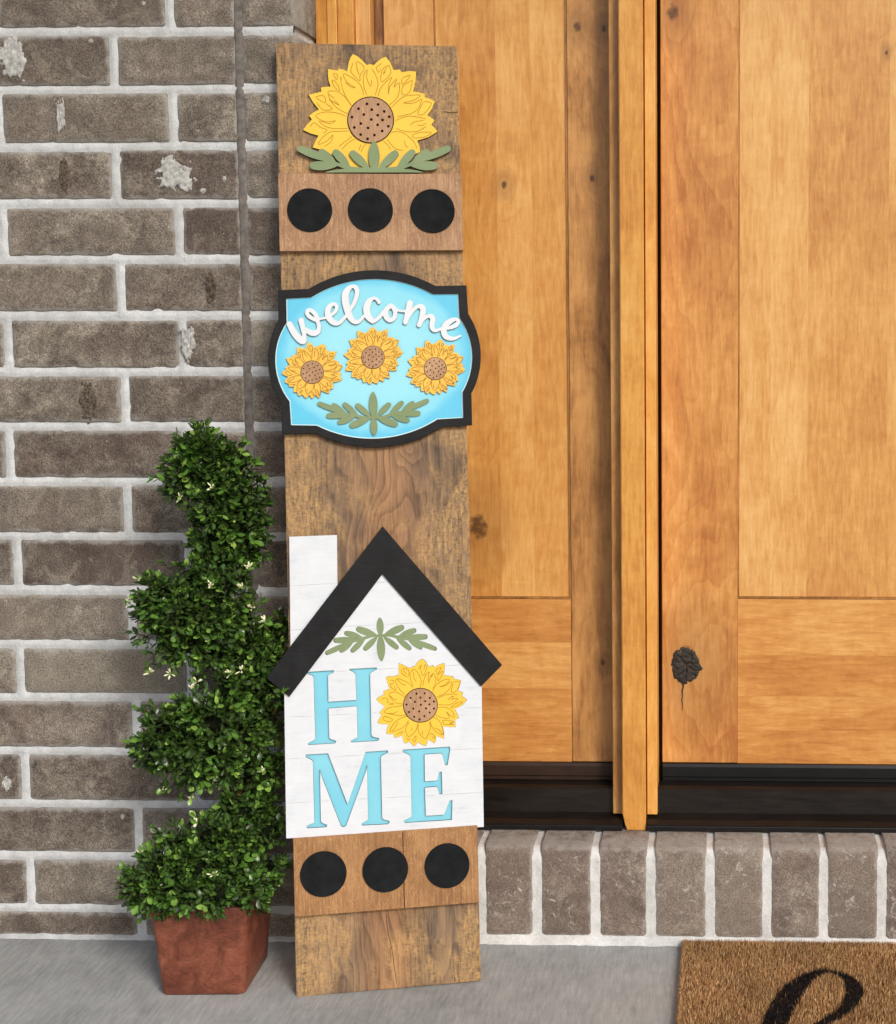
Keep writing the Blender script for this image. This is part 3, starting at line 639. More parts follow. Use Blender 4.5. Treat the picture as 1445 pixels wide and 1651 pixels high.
def leafshape(a, b, r, taper=0.75, n=26):
    """leaf from base a to tip b, widest beyond the middle"""
    a, b = np.array(a, float), np.array(b, float); L = np.linalg.norm(b-a); out = []
    if taper < 0.9:                                         # broad, round-ended leaf
        b = b-(b-a)/L*r*0.82
        return [tuple(a+(b-a)*i/n)+(max(0.2*r, r*math.sin(math.pi*(0.05+0.66*i/n))**0.9),) for i in range(n+1)]
    for i in range(n+1):
        t = i/n; w_ = r*(math.sin(math.pi*min(1, t**taper*0.94+0.03))**0.62)*0.98
        c = a+(b-a)*t*(1-0.0); over = np.linalg.norm(b-c); out.append((c[0], c[1], max(0.12*r, min(w_, max(over, r*0.82) if t > .6 else w_))))
    return out
DEPS = bpy.context.evaluated_depsgraph_get
def cut(name, loops, h0, h1, mats, parent, O, px=True, bevel=0.0):
    """flat piece from outlines (photo pixels, traced on the plane of its own face), thickness h0..h1 over the board"""
    cu = bpy.data.curves.new(name, 'CURVE'); cu.dimensions = '2D'; cu.fill_mode = 'BOTH'; cu.extrude = (h1-h0)/2-bevel
    if bevel: cu.bevel_depth = bevel; cu.bevel_resolution = 1; cu.offset = -bevel
    for L in loops:
        P = [onB(x, y, h1) for x, y in L] if px else L
        sp = cu.splines.new('POLY'); sp.points.add(len(P)-1); sp.use_cyclic_u = True
        sp.points.foreach_set('co', [c for (u, v) in P for c in (u-O[0], v-O[1], 0, 1)])
    to = bpy.data.objects.new('tmp', cu); C.objects.link(to); bpy.context.view_layer.update()
    me = bpy.data.meshes.new_from_object(to.evaluated_get(DEPS())); bpy.data.objects.remove(to); bpy.data.curves.remove(cu)
    me.name = name; me.materials.clear()
    nv = len(me.vertices); co = np.empty(nv*3, np.float32); me.vertices.foreach_get('co', co); co = co.reshape(-1, 3); co[:, 2] += (h0+h1)/2-O[2]; me.vertices.foreach_set('co', co.ravel())
    me.update()
    o = link(name, me, mats, parent)
    if isinstance(mats, (list, tuple)) and len(mats) > 1:
        nr = np.empty(len(me.polygons)*3, np.float32); me.polygons.foreach_get('normal', nr); nz = nr.reshape(-1, 3)[:, 2]
        me.polygons.foreach_set('material_index', [0 if z > 0.5 else 1 for z in nz])
    return o
def ribbons(name, lines, width, h, mat, parent, O):
    V = []; F = []
    for L in lines:
        L = [np.array(p[:2], float) for p in L]
        if len(L) < 2: continue
        b0 = len(V)
        for i, p in enumerate(L):
            t = L[min(i+1, len(L)-1)]-L[max(i-1, 0)]; t /= (np.linalg.norm(t)+1e-9); nn = np.array([-t[1], t[0]])
            w_ = width*(0.35 if i in (0, len(L)-1) else 1.0)/2
            for s_ in (1, -1): u, v = onB(*(p+nn*w_*s_), h); V.append((u-O[0], v-O[1], h-O[2]))
        for i in range(len(L)-1): a = b0+2*i; F.append((a, a+1, a+3, a+2))
    o = mesh(name, V, F, mat, parent)
    me = o.data                                             # all upwards
    bm = bmesh.new(); bm.from_mesh(me); bm.normal_update()
    for f in bm.faces:
        if f.normal.z < 0: f.normal_flip()
    bm.to_mesh(me); bm.free(); return o
def thing_on_board(name, label, cat, px, py, h):
    u, v = onB(px, py, h); O = np.array([u, v, h]); return empty(name, label, cat, BM @ Matrix.Translation((u, v, h))), O
def ngon(cx_, cy_, r, n=48): return [(cx_+r*math.cos(2*math.pi*i/n), cy_+r*math.sin(2*math.pi*i/n)) for i in range(n)]
def circle_uv(px, py, rpx, h, n=56):                        # a true circle on the board, its size taken from the photo
    u, v = onB(px, py, h); u2, _ = onB(px+rpx, py, h); r = abs(u2-u); return [(u+r*math.cos(2*math.pi*i/n), v+r*math.sin(2*math.pi*i/n)) for i in range(n)]

# ------------------------------------------------------------------ the leaning board with its two ledges
board = empty('leaning_board', 'tall rustic stained plank leaning against the brick corner', 'board', BM)
bm = box_bm(0, BW, 0, BLEN, -0.018, 0)
bmesh.ops.bevel(bm, geom=bm.edges[:], offset=0.0012, segments=2, affect='EDGES')
bmesh.ops.transform(bm, matrix=Matrix.Translation((0, 0, -0.0)), verts=bm.verts)
HL = 0.010
CRK = [[(739, 180.5), (731, 182), (722, 181), (716, 180)], [(733, 1575), (734, 1583)], [(623, 1474), (625, 1500), (632, 1530), (636, 1560), (640, 1586)]]
CRW = [1.3, 1.2, .8]
def quad_uv(pts, h): return [onB(x, y, h) for x, y in pts]
bm_mesh('plank', bm, M_BARN, board)
def ledge(name, pts, discs, mat, dh):
    q = quad_uv(pts, HL); u0 = (q[0][0]+q[3][0])/2; u1 = (q[1][0]+q[2][0])/2; v1 = (q[0][1]+q[1][1])/2; v0 = (q[2][1]+q[3][1])/2
    l = bm_mesh(name, box_bm(u0, u1, v0, v1, 0.0003, HL, 0.0008, 2), mat, board)
    for (x, y, r) in discs:
        d = cut('black_disc', [circle_uv(x, y, r, HL+dh)], HL+0.0002, HL+dh, [M_DISC, M_DISC], l, (0, 0, 0), px=False, bevel=0.0004)
    return l, (u0, u1, v0, v1)
ledge('upper_ledge', [(448, 280), (744.5, 280), (747, 404.5), (451, 404)], [(499.5, 338.5, 36.3), (597.5, 338.5, 36.3), (697.5, 340, 36.0)], M_PLY, 0.0022)
l2, (lu0, lu1, lv0, lv1) = ledge('lower_ledge', [(472, 1350), (770, 1333.5), (772.5, 1456), (476, 1478)], [(521.5, 1409.5, 37.5), (621.5, 1402.5, 36.8), (721, 1396, 36.3)], M_PLY2, 0.0022)
for L, w_ in zip(CRK, CRW): ribbons('wood_crack', [catmull(L, 5)], w_, 0.00015, M_CRK, board, (0, 0, 0))
um, _ = onB(651, 1400, HL)
bm_mesh('seam', box_bm(um-.0007, um+.0006, lv0+.001, lv1-.001, HL-.0004, HL+.00014), M_BURN, l2)

# ------------------------------------------------------------------ sunflowers
FB = np.array([678.1, 1137.0])                              # the flower in the house is the pattern for the small ones
_fo = [(730, 62), (780, 95), (808, 145), (830, 182), (885, 152), (908, 188), (970, 150), (1056, 124), (1060, 210), (1048, 305), (1110, 312), (1178, 318), (1190, 350), (1298, 380), (1280, 450), (1255, 525), (1328, 552), (1312, 605), (1388, 662), (1320, 740), (1210, 800), (1240, 860), (1268, 932), (1208, 948), (1218, 1058), (1130, 1060), (1032, 1050), (1050, 1140), (1048, 1232), (985, 1210), (935, 1185), (932, 1250), (905, 1298), (860, 1268), (815, 1238), (805, 1290), (780, 1334), (720, 1315), (665, 1280), (640, 1320), (606, 1338), (575, 1310), (548, 1270), (510, 1290), (468, 1296), (450, 1240), (440, 1182), (385, 1205), (325, 1217), (312, 1160), (260, 1165), (206, 1155), (215, 1090), (240, 1018), (160, 1020), (78, 1000), (100, 940), (142, 878), (104, 856), (140, 810), (188, 762), (120, 715), (58, 652), (110, 615), (178, 578), (158, 542), (205, 520), (252, 502), (225, 420), (200, 330), (245, 318), (300, 320), (392, 298), (382, 210), (392, 124), (460, 155), (540, 196), (560, 196), (600, 168), (622, 178), (640, 140), (680, 90)]
FLOWER = np.array([(600+x/9.03, 1055+y/9.03) for x, y in _fo])-FB
PET = [[(600, 462), (562, 370), (553, 280), (575, 240), (622, 218), (688, 300), (716, 385), (702, 480)], [(608, 245), (606, 330), (645, 402)], [(742, 472), (750, 392), (785, 295), (838, 248)], [(880, 505), (928, 410), (925, 330), (890, 270), (868, 330), (885, 285)], [(838, 250), (820, 330), (826, 412), (850, 330), (868, 290)],
       [(880, 548), (935, 448), (1035, 376), (1132, 360), (1070, 440), (985, 470), (1070, 452), (1158, 395), (1142, 482), (1070, 560), (942, 622)], [(950, 645), (1060, 592), (1170, 578), (1255, 588)], [(952, 730), (1120, 735), (1210, 690), (1252, 640), (1160, 655), (1195, 612), (1150, 622), (1108, 672)],
       [(946, 778), (1040, 768), (1125, 792), (1182, 845), (1205, 918), (1130, 880), (1085, 838), (1130, 930), (1010, 922), (920, 882)], [(890, 912), (960, 952), (1012, 1025), (1042, 1175), (985, 1110), (908, 1070)], [(1030, 1180), (940, 1135), (872, 1052), (850, 962)],
       [(832, 982), (852, 1062), (822, 1152), (778, 1232), (702, 1172), (670, 1092), (682, 1002)], [(728, 1110), (740, 1180)], [(660, 1002), (652, 1082), (602, 1155), (532, 1200), (490, 1132), (500, 1052), (545, 985)], [(582, 1068), (568, 1120)],
       [(532, 962), (480, 1042), (400, 1092), (262, 1132), (292, 1042), (352, 972), (440, 922), (512, 905)], [(378, 982), (330, 1075), (280, 1120)], [(500, 882), (400, 892), (270, 872), (178, 842), (222, 792), (322, 762), (452, 746)], [(362, 828), (318, 862), (240, 856)],
       [(460, 722), (362, 712), (282, 652), (245, 572), (332, 546), (402, 576), (482, 622)], [(262, 600), (300, 642), (362, 662)], [(490, 592), (402, 512), (352, 422), (342, 386), (360, 352), (442, 372), (542, 424), (602, 492)], [(362, 352), (420, 420), (492, 446)],
       [(668, 215), (718, 150), (708, 200), (742, 312), (792, 215), (800, 170), (770, 150), (755, 230)], [(428, 215), (430, 270), (520, 325), (530, 225), (458, 196), (470, 250), (505, 290)], [(255, 372), (310, 380), (298, 425), (262, 430), (285, 490), (345, 525), (318, 450)],
       [(945, 272), (935, 215), (1010, 192), (950, 300), (1035, 235), (1000, 340), (962, 382), (960, 320)], [(1190, 398), (1285, 402), (1235, 528), (1158, 545), (1190, 398)], [(1335, 690), (1250, 702), (1150, 772), (1240, 752), (1335, 690)], [(135, 650), (190, 635), (230, 660), (220, 700), (320, 720), (235, 735)],
       [(150, 950), (180, 905), (260, 930), (300, 955), (240, 985), (150, 950)], [(1030, 965), (1090, 960), (1195, 985), (1130, 1005), (1195, 1020), (1060, 1020), (1030, 965)], [(350, 1180), (400, 1140), (450, 1130), (400, 1175)], [(500, 1205), (520, 1250), (560, 1220)], [(590, 1270), (610, 1230), (640, 1190), (635, 1260), (600, 1285)], [(840, 1190), (860, 1150), (900, 1180), (920, 1225), (870, 1200)]]
PETL = [[np.array((600+x/9.03, 1055+y/9.03))-FB for x, y in L] for L in PET]
BIGL = [[(480+x/8.258, 80+y/8.258) for x, y in L] for L in ([(720, 745), (640, 622), (592, 500), (570, 368), (590, 400)], [(875, 612), (868, 545), (820, 452), (720, 372), (610, 322), (655, 430), (770, 506), (700, 490), (630, 430)], [(680, 860), (560, 800), (462, 712), (405, 582), (430, 552), (540, 562), (640, 642), (712, 745)], [(405, 582), (490, 652)], [(410, 660), (500, 712), (552, 736), (480, 670)], [(655, 892), (520, 842), (380, 830), (282, 852), (243, 886), (300, 932), (400, 962), (505, 945), (430, 985), (285, 950), (370, 1022), (500, 1052), (672, 1046)],
        [(682, 1082), (560, 1088), (440, 1096), (332, 1170), (275, 1262), (380, 1222), (440, 1165), (470, 1138), (440, 1230), (350, 1292)], [(732, 1152), (622, 1232), (550, 1292)], [(770, 1182), (660, 1252), (590, 1332)], [(850, 1252), (810, 1350)], [(915, 1252), (870, 1302), (840, 1372)], [(740, 172), (715, 250), (720, 312), (825, 416), (832, 342), (890, 240), (790, 158), (790, 240), (822, 342)], [(470, 320), (526, 330), (520, 402), (470, 320)], [(455, 402), (480, 482), (520, 526), (562, 542), (540, 482), (482, 402), (465, 440)], [(235, 632), (340, 612), (376, 690), (330, 695), (235, 632)], [(250, 702), (340, 802), (462, 790), (370, 712)], [(165, 1030), (220, 972), (300, 1032), (392, 1070), (340, 1112)], [(930, 262), (880, 342), (880, 482), (925, 612)], [(932, 270), (920, 372), (972, 492), (985, 400)])] + \
       [[(600+x/8.258, 80+y/8.258) for x, y in L] for L in ([(0, 255), (58, 362), (80, 470), (40, 612)], [(80, 626), (110, 525), (185, 430), (265, 368), (226, 460), (220, 592), (240, 492), (330, 390), (290, 502), (362, 440), (360, 562), (320, 662), (230, 736)], [(255, 772), (340, 690), (432, 622), (540, 606), (642, 610), (560, 672), (420, 710), (520, 716), (600, 692), (662, 660), (622, 772), (540, 842), (440, 872), (330, 896)], [(310, 946), (400, 906), (500, 886), (620, 900), (722, 926)], [(505, 1010), (570, 962), (700, 940)], [(600, 1002), (660, 1012), (720, 975)], [(722, 1020), (622, 1082), (500, 1096), (400, 1080), (320, 1046)], [(250, 1100), (380, 1096), (480, 1152), (560, 1232), (602, 1322)], [(430, 1210), (450, 1282), (485, 1300)], [(200, 1190), (270, 1282), (330, 1326), (412, 1342)], [(150, 1216), (210, 1272), (250, 1332)], [(128, 180), (58, 242), (92, 302), (112, 250)], [(190, 210), (130, 292), (125, 432), (240, 332), (245, 262), (215, 210), (150, 322), (185, 290)], [(400, 380), (512, 340), (405, 466), (400, 380)], [(540, 402), (500, 562), (410, 602), (410, 490), (540, 402)], [(690, 690), (792, 716), (690, 856), (610, 850), (690, 690)], [(530, 1140), (640, 1102), (792, 1106), (700, 1162), (570, 1176), (530, 1140)])]
SEEDS = [(648, 573), (768, 567), (562, 634), (706, 630), (842, 636), (625, 692), (776, 684), (902, 688), (500, 732), (711, 737), (834, 730), (602, 792), (786, 788), (903, 792), (537, 842), (686, 832), (842, 850), (613, 912), (763, 903), (693, 950)]
SEEDC = np.array([(600+x/9.03, 1055+y/9.03) for x, y in SEEDS])-FB-np.array([0.0, 0.2])
def sunflower(parent, O, c, s_, rot, h0, h1, outline=None, R=70.0, rd=27.0, N=13, seed=1, mat=None, lmat=None, lw=1.3, bottom=None, dome=0.0022, label=None):
    c = np.array(c, float); ca, sa = math.cos(rot), math.sin(rot); RM = np.array([[ca, -sa], [sa, ca]])
    ol = outline if outline is not None else [tuple(c+s_*(RM@p)) for p in FLOWER]
    fl_ = cut('sunflower_petals', [ol], h0, h1, [mat or M_YEL, M_BURN], parent, O)
    if label: fl_['label'] = label
    lines = BIGL if outline is not None else [[tuple(c+s_*(RM@q)) for q in L] for L in PETL]
    lines = [catmull(L, 4) for L in lines]
    tag(ribbons('engraved_lines', lines, lw, h1+0.00012, lmat or M_LINE, fl_, O), kind='stuff')
    cut('dark_rim', [ngon(c[0], c[1], rd*s_*1.045)], h1+0.0001, h1+0.0006, [M_BURN, M_BURN], fl_, O)
    cut('seed_center', [ngon(c[0], c[1], rd*s_)], h1+0.0002, h1+dome, [M_SEEDW, M_BURN], fl_, O)
    V = []; F = []
    for p in SEEDC:
        q = c+s_*(RM@p)*(rd/27.0); b0 = len(V)
        for k in range(10): u, v = onB(q[0]+1.75*s_*rd/27.0*math.cos(k*.6283), q[1]+1.75*s_*rd/27.0*math.sin(k*.6283), h1+dome+.00012); V.append((u-O[0], v-O[1], h1+dome+.00012-O[2]))
        F.append(tuple(range(b0+9, b0-1, -1)))
    o = mesh('seed_holes', V, F, M_HOLE, fl_); tag(o, kind='stuff')
    return fl_

# leaf sprigs: (base, tip, half width) in a unit of photo pixels about the middle of the sprig, left half; mirrored for the right
def _L(x, y): return ((x-742)/7.225, (y-345)/7.225+0.027*(x-742)/7.225)
SPR = [(_L(705, 338), _L(540, 192), 5.0), (_L(560, 330), _L(392, 180), 4.7), (_L(400, 300), _L(92, 180), 4.4), (_L(420, 305), _L(262, 190), 4.3), (_L(470, 318), _L(192, 330), 5.2), (_L(520, 345), _L(322, 412), 5.0), (_L(700, 352), _L(462, 452), 5.9)]
STEM = [_L(395, 296)+(1.6,), _L(470, 316)+(2.6,), _L(550, 332)+(2.6,), _L(640, 350)+(2.0,), (0, 0.8, 2.2)]
def sprig(flip=1):
    cs = []
    for sx in (1, -1):
        for a, b, r in SPR: cs += [(sx*x, flip*y, rr_) for x, y, rr_ in leafshape(a, b, r)]
        cs += [(sx*p[0], flip*p[1], max(0.8, p[2])) for p in catmull(STEM, 10)]
    cs += [(x, flip*y, r) for x, y, r in leafshape((0, 0), (0, -39.3), 7.0, 1.0)] + [(x, flip*y, r) for x, y, r in leafshape((0, 2), (0, 28.5), 6.0, 1.0)]
    return cs
def sprig_loops(c, s_, ang, flip):
    ca, sa = math.cos(ang), math.sin(ang); out = []
    for P in contours(sprig(flip), 0.45): out.append([(c[0]+s_*(x*ca-y*sa), c[1]+s_*(x*sa+y*ca)) for x, y in P])
    return out

# ---- the big sunflower above the upper ledge
H1 = 0.0035
sf, OS = thing_on_board('sunflower_cutout', 'large yellow sunflower cutout with green leaves standing on the upper ledge', 'sunflower', 597, 279, 0.0)
lt = [(735, 60), (705, 105), (682, 165), (670, 225), (660, 288), (600, 265), (545, 252), (538, 278), (470, 270), (408, 256), (404, 340), (415, 420), (440, 492), (375, 495), (308, 505), (318, 558), (235, 580), (148, 602), (210, 705), (285, 797), (215, 835), (152, 880), (192, 930), (130, 995), (72, 1068), (170, 1115), (278, 1145), (235, 1225), (202, 1303), (300, 1330), (420, 1380), (520, 1440), (620, 1530), (700, 1580), (740, 1632)]
rt = [(185, 95), (120, 128), (60, 170), (22, 208), (-30, 190), (-66, 205), (-130, 160), (-200, 95)]
ol = [(480+x/8.258, 80+y/8.258) for x, y in lt]
rs = [(185, 95), (240, 165), (285, 272), (330, 268), (372, 264), (392, 302), (490, 285), (588, 292), (580, 420), (548, 556), (620, 568), (697, 590), (703, 632), (770, 655), (838, 690), (795, 790), (738, 872), (785, 905), (832, 940), (792, 1000), (835, 1045), (874, 1090), (750, 1165), (600, 1212), (630, 1280), (642, 1360), (520, 1420), (380, 1500), (300, 1600), (280, 1632)]
orr = [(600+x/8.258, 80+y/8.258) for x, y in rs]
top = [(600+x/8.258, 80+y/8.258) for x, y in ((-62, 205), (-30, 190), (22, 208), (70, 160), (125, 118))]
tl = [(480+x/8.258, 80+y/8.258) for x, y in ((920, 205), (870, 150), (800, 90))]
outline = orr + ol[::-1] + tl[::-1] + top
fl1 = sunflower(sf, OS, (597.8, 193.3), 1.0, 0.1, 0.0003, H1, outline=outline, R=100, rd=36.2, N=13, seed=11, lw=1.25, bottom=279, dome=0.003)
def T_(x, y): return ((x-740)/5.558, (y-290)/5.558)
cs = []
for sx in (1, -1):
    for a, b, r in (((695, 292), (528, 132), 6.9), ((520, 275), (378, 122), 6.8), ((360, 225), (52, 100), 6.4), ((400, 250), (250, 120), 6.6), ((400, 262), (165, 262), 7.4)):
        cs += [(sx*x, y, q) for x, y, q in leafshape(T_(*a), T_(*b), r)]
    cs += [(sx*p[0], p[1], max(.8, p[2])) for p in catmull([T_(370, 230)+(2.2,), T_(430, 255)+(2.8,), T_(510, 280)+(3.2,), T_(600, 296)+(3.6,), T_(740, 300)+(3.8,)], 14)]
    cs += [(sx*p[0], p[1], p[2]) for p in catmull([T_(310, 320)+(.7,), T_(380, 312)+(2.0,), T_(480, 306)+(3.0,), T_(740, 304)+(3.4,)], 24)]
cs += [(x, y, r) for x, y, r in leafshape(T_(740, 300), T_(740, 52), 9.0, 1.0)]
yc = 279.4
loops = [[(603.2+x, min(272.2+y, yc)) for x, y in P] for P in contours(cs, 0.5)]
cut('leaf_sprig', loops, H1+0.0003, H1+0.0040, [M_GREEN, M_BURN], sf, OS)

# ---- welcome plaque
def arc3(a, b, c, n=26):
    a, b, c = [np.array(p, float) for p in (a, b, c)]; out = []
    D = 2*(a[0]*(b[1]-c[1])+b[0]*(c[1]-a[1])+c[0]*(a[1]-b[1])); s2 = [p@p for p in (a, b, c)]
    ux = (s2[0]*(b[1]-c[1])+s2[1]*(c[1]-a[1])+s2[2]*(a[1]-b[1]))/D; uy = (s2[0]*(c[0]-b[0])+s2[1]*(a[0]-c[0])+s2[2]*(b[0]-a[0]))/D
    o = np.array([ux, uy]); r = np.linalg.norm(a-o); t0, t1, t2 = [math.atan2(*(p-o)[::-1]) for p in (a, b, c)]
    d = (t2-t0+math.pi) % (2*math.pi)-math.pi; dm = (t1-t0+math.pi) % (2*math.pi)-math.pi
    if d*dm < 0: d -= math.copysign(2*math.pi, d)
    return [tuple(o+r*np.array([math.cos(t0+d*i/n), math.sin(t0+d*i/n)])) for i in range(n+1)]
PQ = lambda L: [(420+x/3.8026, 400+y/3.8026) for x, y in L]
outer = PQ([(107, 258)]+arc3((296, 250), (700, 135), (1074, 232))+[(1263, 228)]+arc3((1274, 402), (1351, 640), (1294, 890))+[(1298, 1086)]+arc3((1108, 1098), (720, 1222), (345, 1136))+[(133, 1141)]+arc3((125, 950), (46, 690), (110, 440)))
inner = PQ([(157, 308)]+arc3((311, 300), (690, 187), (1056, 280))+[(1214, 280)]+arc3((1222, 425), (1300, 655), (1241, 880))+[(1245, 1040)]+arc3((1085, 1050), (700, 1168), (345, 1088))+[(187, 1085)]+arc3((178, 940), (90, 690), (160, 455)))
plaque, OP = thing_on_board('welcome_plaque', 'black-framed aqua plaque reading welcome in white script over three sunflowers', 'plaque', 604, 577, 0.0)
HP = 0.0060
cut('frame', [outer, inner], 0.0004, HP+0.0032, [M_BLACK, M_BLACK], plaque, OP, bevel=0.0005)
def grow(L, k):
    c = np.mean(np.array(L), 0); return [tuple(c+(np.array(p)-c)*k) for p in L]
face = cut('aqua_face', [grow(inner, 1.012)], 0.0006, HP, [M_AQF, M_BURN], plaque, OP)
cut('pale_border', [grow(inner, 1.008), grow(inner, 0.988)], HP-.0003, HP+0.00025, [M_PIN, M_PIN], plaque, OP)
c4 = lambda P: [(455+x/9.633, 450+y/9.633, r/9.633) for x, y, r in P]
c5 = lambda P: [(600+x/9.323, 450+y/9.323, r/9.323) for x, y, r in P]
word = [c4([(118, 700, 46), (170, 800, 50), (230, 885, 54), (305, 955, 52), (338, 950, 44), (345, 880, 34), (328, 770, 38), (298, 645, 44)]),
        c4([(335, 765, 30), (390, 800, 36), (450, 832, 44), (510, 838, 44), (558, 810, 38), (575, 750, 33), (565, 690, 31), (545, 640, 31)]),
        c4([(548, 640, 30), (480, 615, 30), (415, 575, 30), (388, 530, 30), (400, 490, 31), (440, 482, 30), (490, 515, 32), (530, 565, 33), (560, 625, 30)]),
        c4([(560, 622, 17), (625, 612, 17), (690, 592, 20), (760, 560, 22), (820, 510, 26), (848, 450, 28), (835, 400, 27), (795, 388, 27), (745, 415, 36), (712, 480, 44), (712, 555, 46), (750, 630, 46), (815, 680, 40), (880, 682, 30), (935, 640, 26), (1000, 560, 24), (1060, 470, 26), (1115, 380, 30), (1155, 270, 34), (1166, 190, 36), (1145, 130, 34), (1095, 112, 26), (1040, 140, 38), (990, 220, 52), (982, 320, 56), (1005, 440, 55), (1045, 560, 50), (1095, 640, 40), (1155, 668, 32), (1215, 640, 26), (1275, 570, 22)]),
        c5([(108, 348, 27), (70, 300, 24), (30, 285, 22)]) + c4([(1400, 302, 26), (1350, 350, 44), (1318, 430, 54), (1318, 510, 54), (1345, 590, 50), (1395, 640, 40)]) + c5([(15, 638, 27), (75, 605, 26), (130, 550, 26), (178, 490, 30)]),
        c5([(282, 398, 34), (225, 445, 36), (203, 510, 42), (220, 575, 40), (265, 618, 32), (315, 600, 32), (346, 545, 33), (345, 475, 34), (310, 415, 32), (282, 398, 30)]),
        c5([(330, 425, 24), (375, 458, 20), (430, 478, 17), (500, 480, 18)]),
        c5([(570, 362, 46), (552, 450, 47), (528, 560, 43), (502, 648, 36)]),
        c5([(530, 600, 22), (585, 510, 26), (640, 445, 28), (695, 408, 28), (750, 420, 42), (768, 470, 42), (755, 560, 42), (735, 630, 38), (708, 690, 33)]),
        c5([(730, 650, 22), (790, 590, 24), (845, 555, 26), (895, 560, 36), (915, 610, 40), (902, 680, 38), (905, 735, 34), (940, 772, 26), (985, 768, 22), (1040, 745, 22), (1120, 738, 24), (1200, 722, 28), (1262, 690, 32), (1298, 640, 28), (1275, 604, 24), (1210, 615, 34), (1130, 665, 44), (1085, 735, 44), (1080, 805, 42), (1115, 865, 40), (1180, 892, 32), (1250, 888, 24), (1328, 852, 15)])]
cut('welcome_lettering', contours(strokes(word, 12), 0.4), HP+0.0002, HP+0.0036, [M_WHITE2, mat_simple('grey_letter_edge', lin(120, 112, 112), 0.7, 0.3, 0.1, 100, 0.0)], plaque, OP)
for i, (c, s_, ro) in enumerate((((503.5, 600), 0.655, 0.35), ((601.5, 576), 0.655, -0.05), ((702, 594.3), 0.640, 0.16))):
    sunflower(plaque, OP, c, s_, ro, HP+0.0002, HP+0.0030, seed=21+i, mat=M_YEL2, lmat=M_LINE2, lw=1.15, dome=0.0016, rd=27.5, N=14)
cut('leaf_sprig', sprig_loops((602.5, 672.5), 1.0, -0.027, 1), HP+0.0002, HP+0.0026, [M_GREEN, M_BURN], plaque, OP)

# ---- HOME house
HH = 0.0065
house, OH = thing_on_board('house_cutout', 'white house-shaped cutout with black roof spelling HOME with a sunflower', 'house sign', 620, 1340, 0.0)
Q = lambda x, y: (420+x/3.1146, 840+y/3.1146)
body = [Q(612, 262), Q(1108, 826), Q(1111, 835), Q(1122, 1536), Q(130, 1594), Q(120, 872)]
c9 = lambda L, ox, oy: [(ox+x/9.633, oy+y/9.633) for x, y in L]
LH = c9([(82, 178), (516, 150), (510, 186), (450, 212), (425, 238), (432, 640), (865, 612), (850, 225), (830, 188), (757, 150), (757, 130), (1182, 108), (1185, 135), (1100, 185), (1078, 215), (1100, 1160), (1125, 1185), (1215, 1205), (1218, 1228), (1190, 1248), (790, 1272), (775, 1250), (865, 1200), (882, 1178), (870, 710), (432, 745), (445, 1198), (470, 1222), (552, 1246), (545, 1275), (520, 1288), (120, 1312), (112, 1285), (210, 1232), (227, 1208), (200, 265), (182, 232), (85, 202)], 485, 1065)
LM = c9([(82, 160), (425, 140), (728, 930), (1008, 118), (1352, 96), (1360, 128), (1268, 175), (1245, 205), (1268, 1148), (1290, 1168), (1382, 1190), (1378, 1225), (1350, 1242), (955, 1262), (945, 1235), (1035, 1180), (1047, 1158), (1030, 330), (1022, 400), (712, 1255), (690, 1280), (645, 1285), (622, 1262), (306, 450), (298, 395), (315, 1200), (340, 1224), (412, 1250), (405, 1285), (95, 1307), (95, 1270), (200, 1220), (212, 1198), (190, 275), (172, 245), (75, 200)], 485, 1200)
LE = c9([(140, 180), (872, 132), (878, 180), (838, 415), (800, 425), (758, 265), (735, 238), (480, 255), (485, 672), (650, 660), (680, 642), (700, 540), (715, 522), (747, 522), (757, 868), (712, 876), (682, 775), (655, 755), (485, 770), (500, 1208), (780, 1190), (868, 972), (912, 958), (905, 1272), (172, 1318), (158, 1282), (255, 1232), (278, 1205), (260, 300), (240, 262), (138, 215)], 635, 1190)
flw = [tuple(FB+p) for p in FLOWER]
spl = sprig_loops((515+712/7.225, 985+292/7.225), 1.0, -0.040, -1)
big = max(spl, key=len)
cut('white_wall', [body, LH, LM, LE, flw, big], 0.0006, HH, [M_WHITE, M_BURN], house, OH)
for L, nm in ((LH, 'letter_h'), (LM, 'letter_m'), (LE, 'letter_e')):
    cut('letter', [L], 0.0008, HH-0.0034, [M_AQUA, M_BURN], house, OH)['label'] = 'aqua serif letter '+nm[-1].upper()+' let into the white wall'
sunflower(house, OH, FB, 0.992, 0, 0.0008, HH-0.0008, seed=31, lw=1.2, dome=0.0010, label='yellow sunflower standing for the letter O')
cut('leaf_sprig', sprig_loops((515+712/7.225, 985+292/7.225), 0.985, -0.040, -1), 0.0008, HH+0.0002, [M_GREEN, M_BURN], house, OH)
chim = [Q(145, 79), Q(385, 70), Q(388, 400), Q(152, 680)]
cut('chimney', [chim], 0.0006, HH-0.0008, [M_WHITE, M_BURN], house, OH)
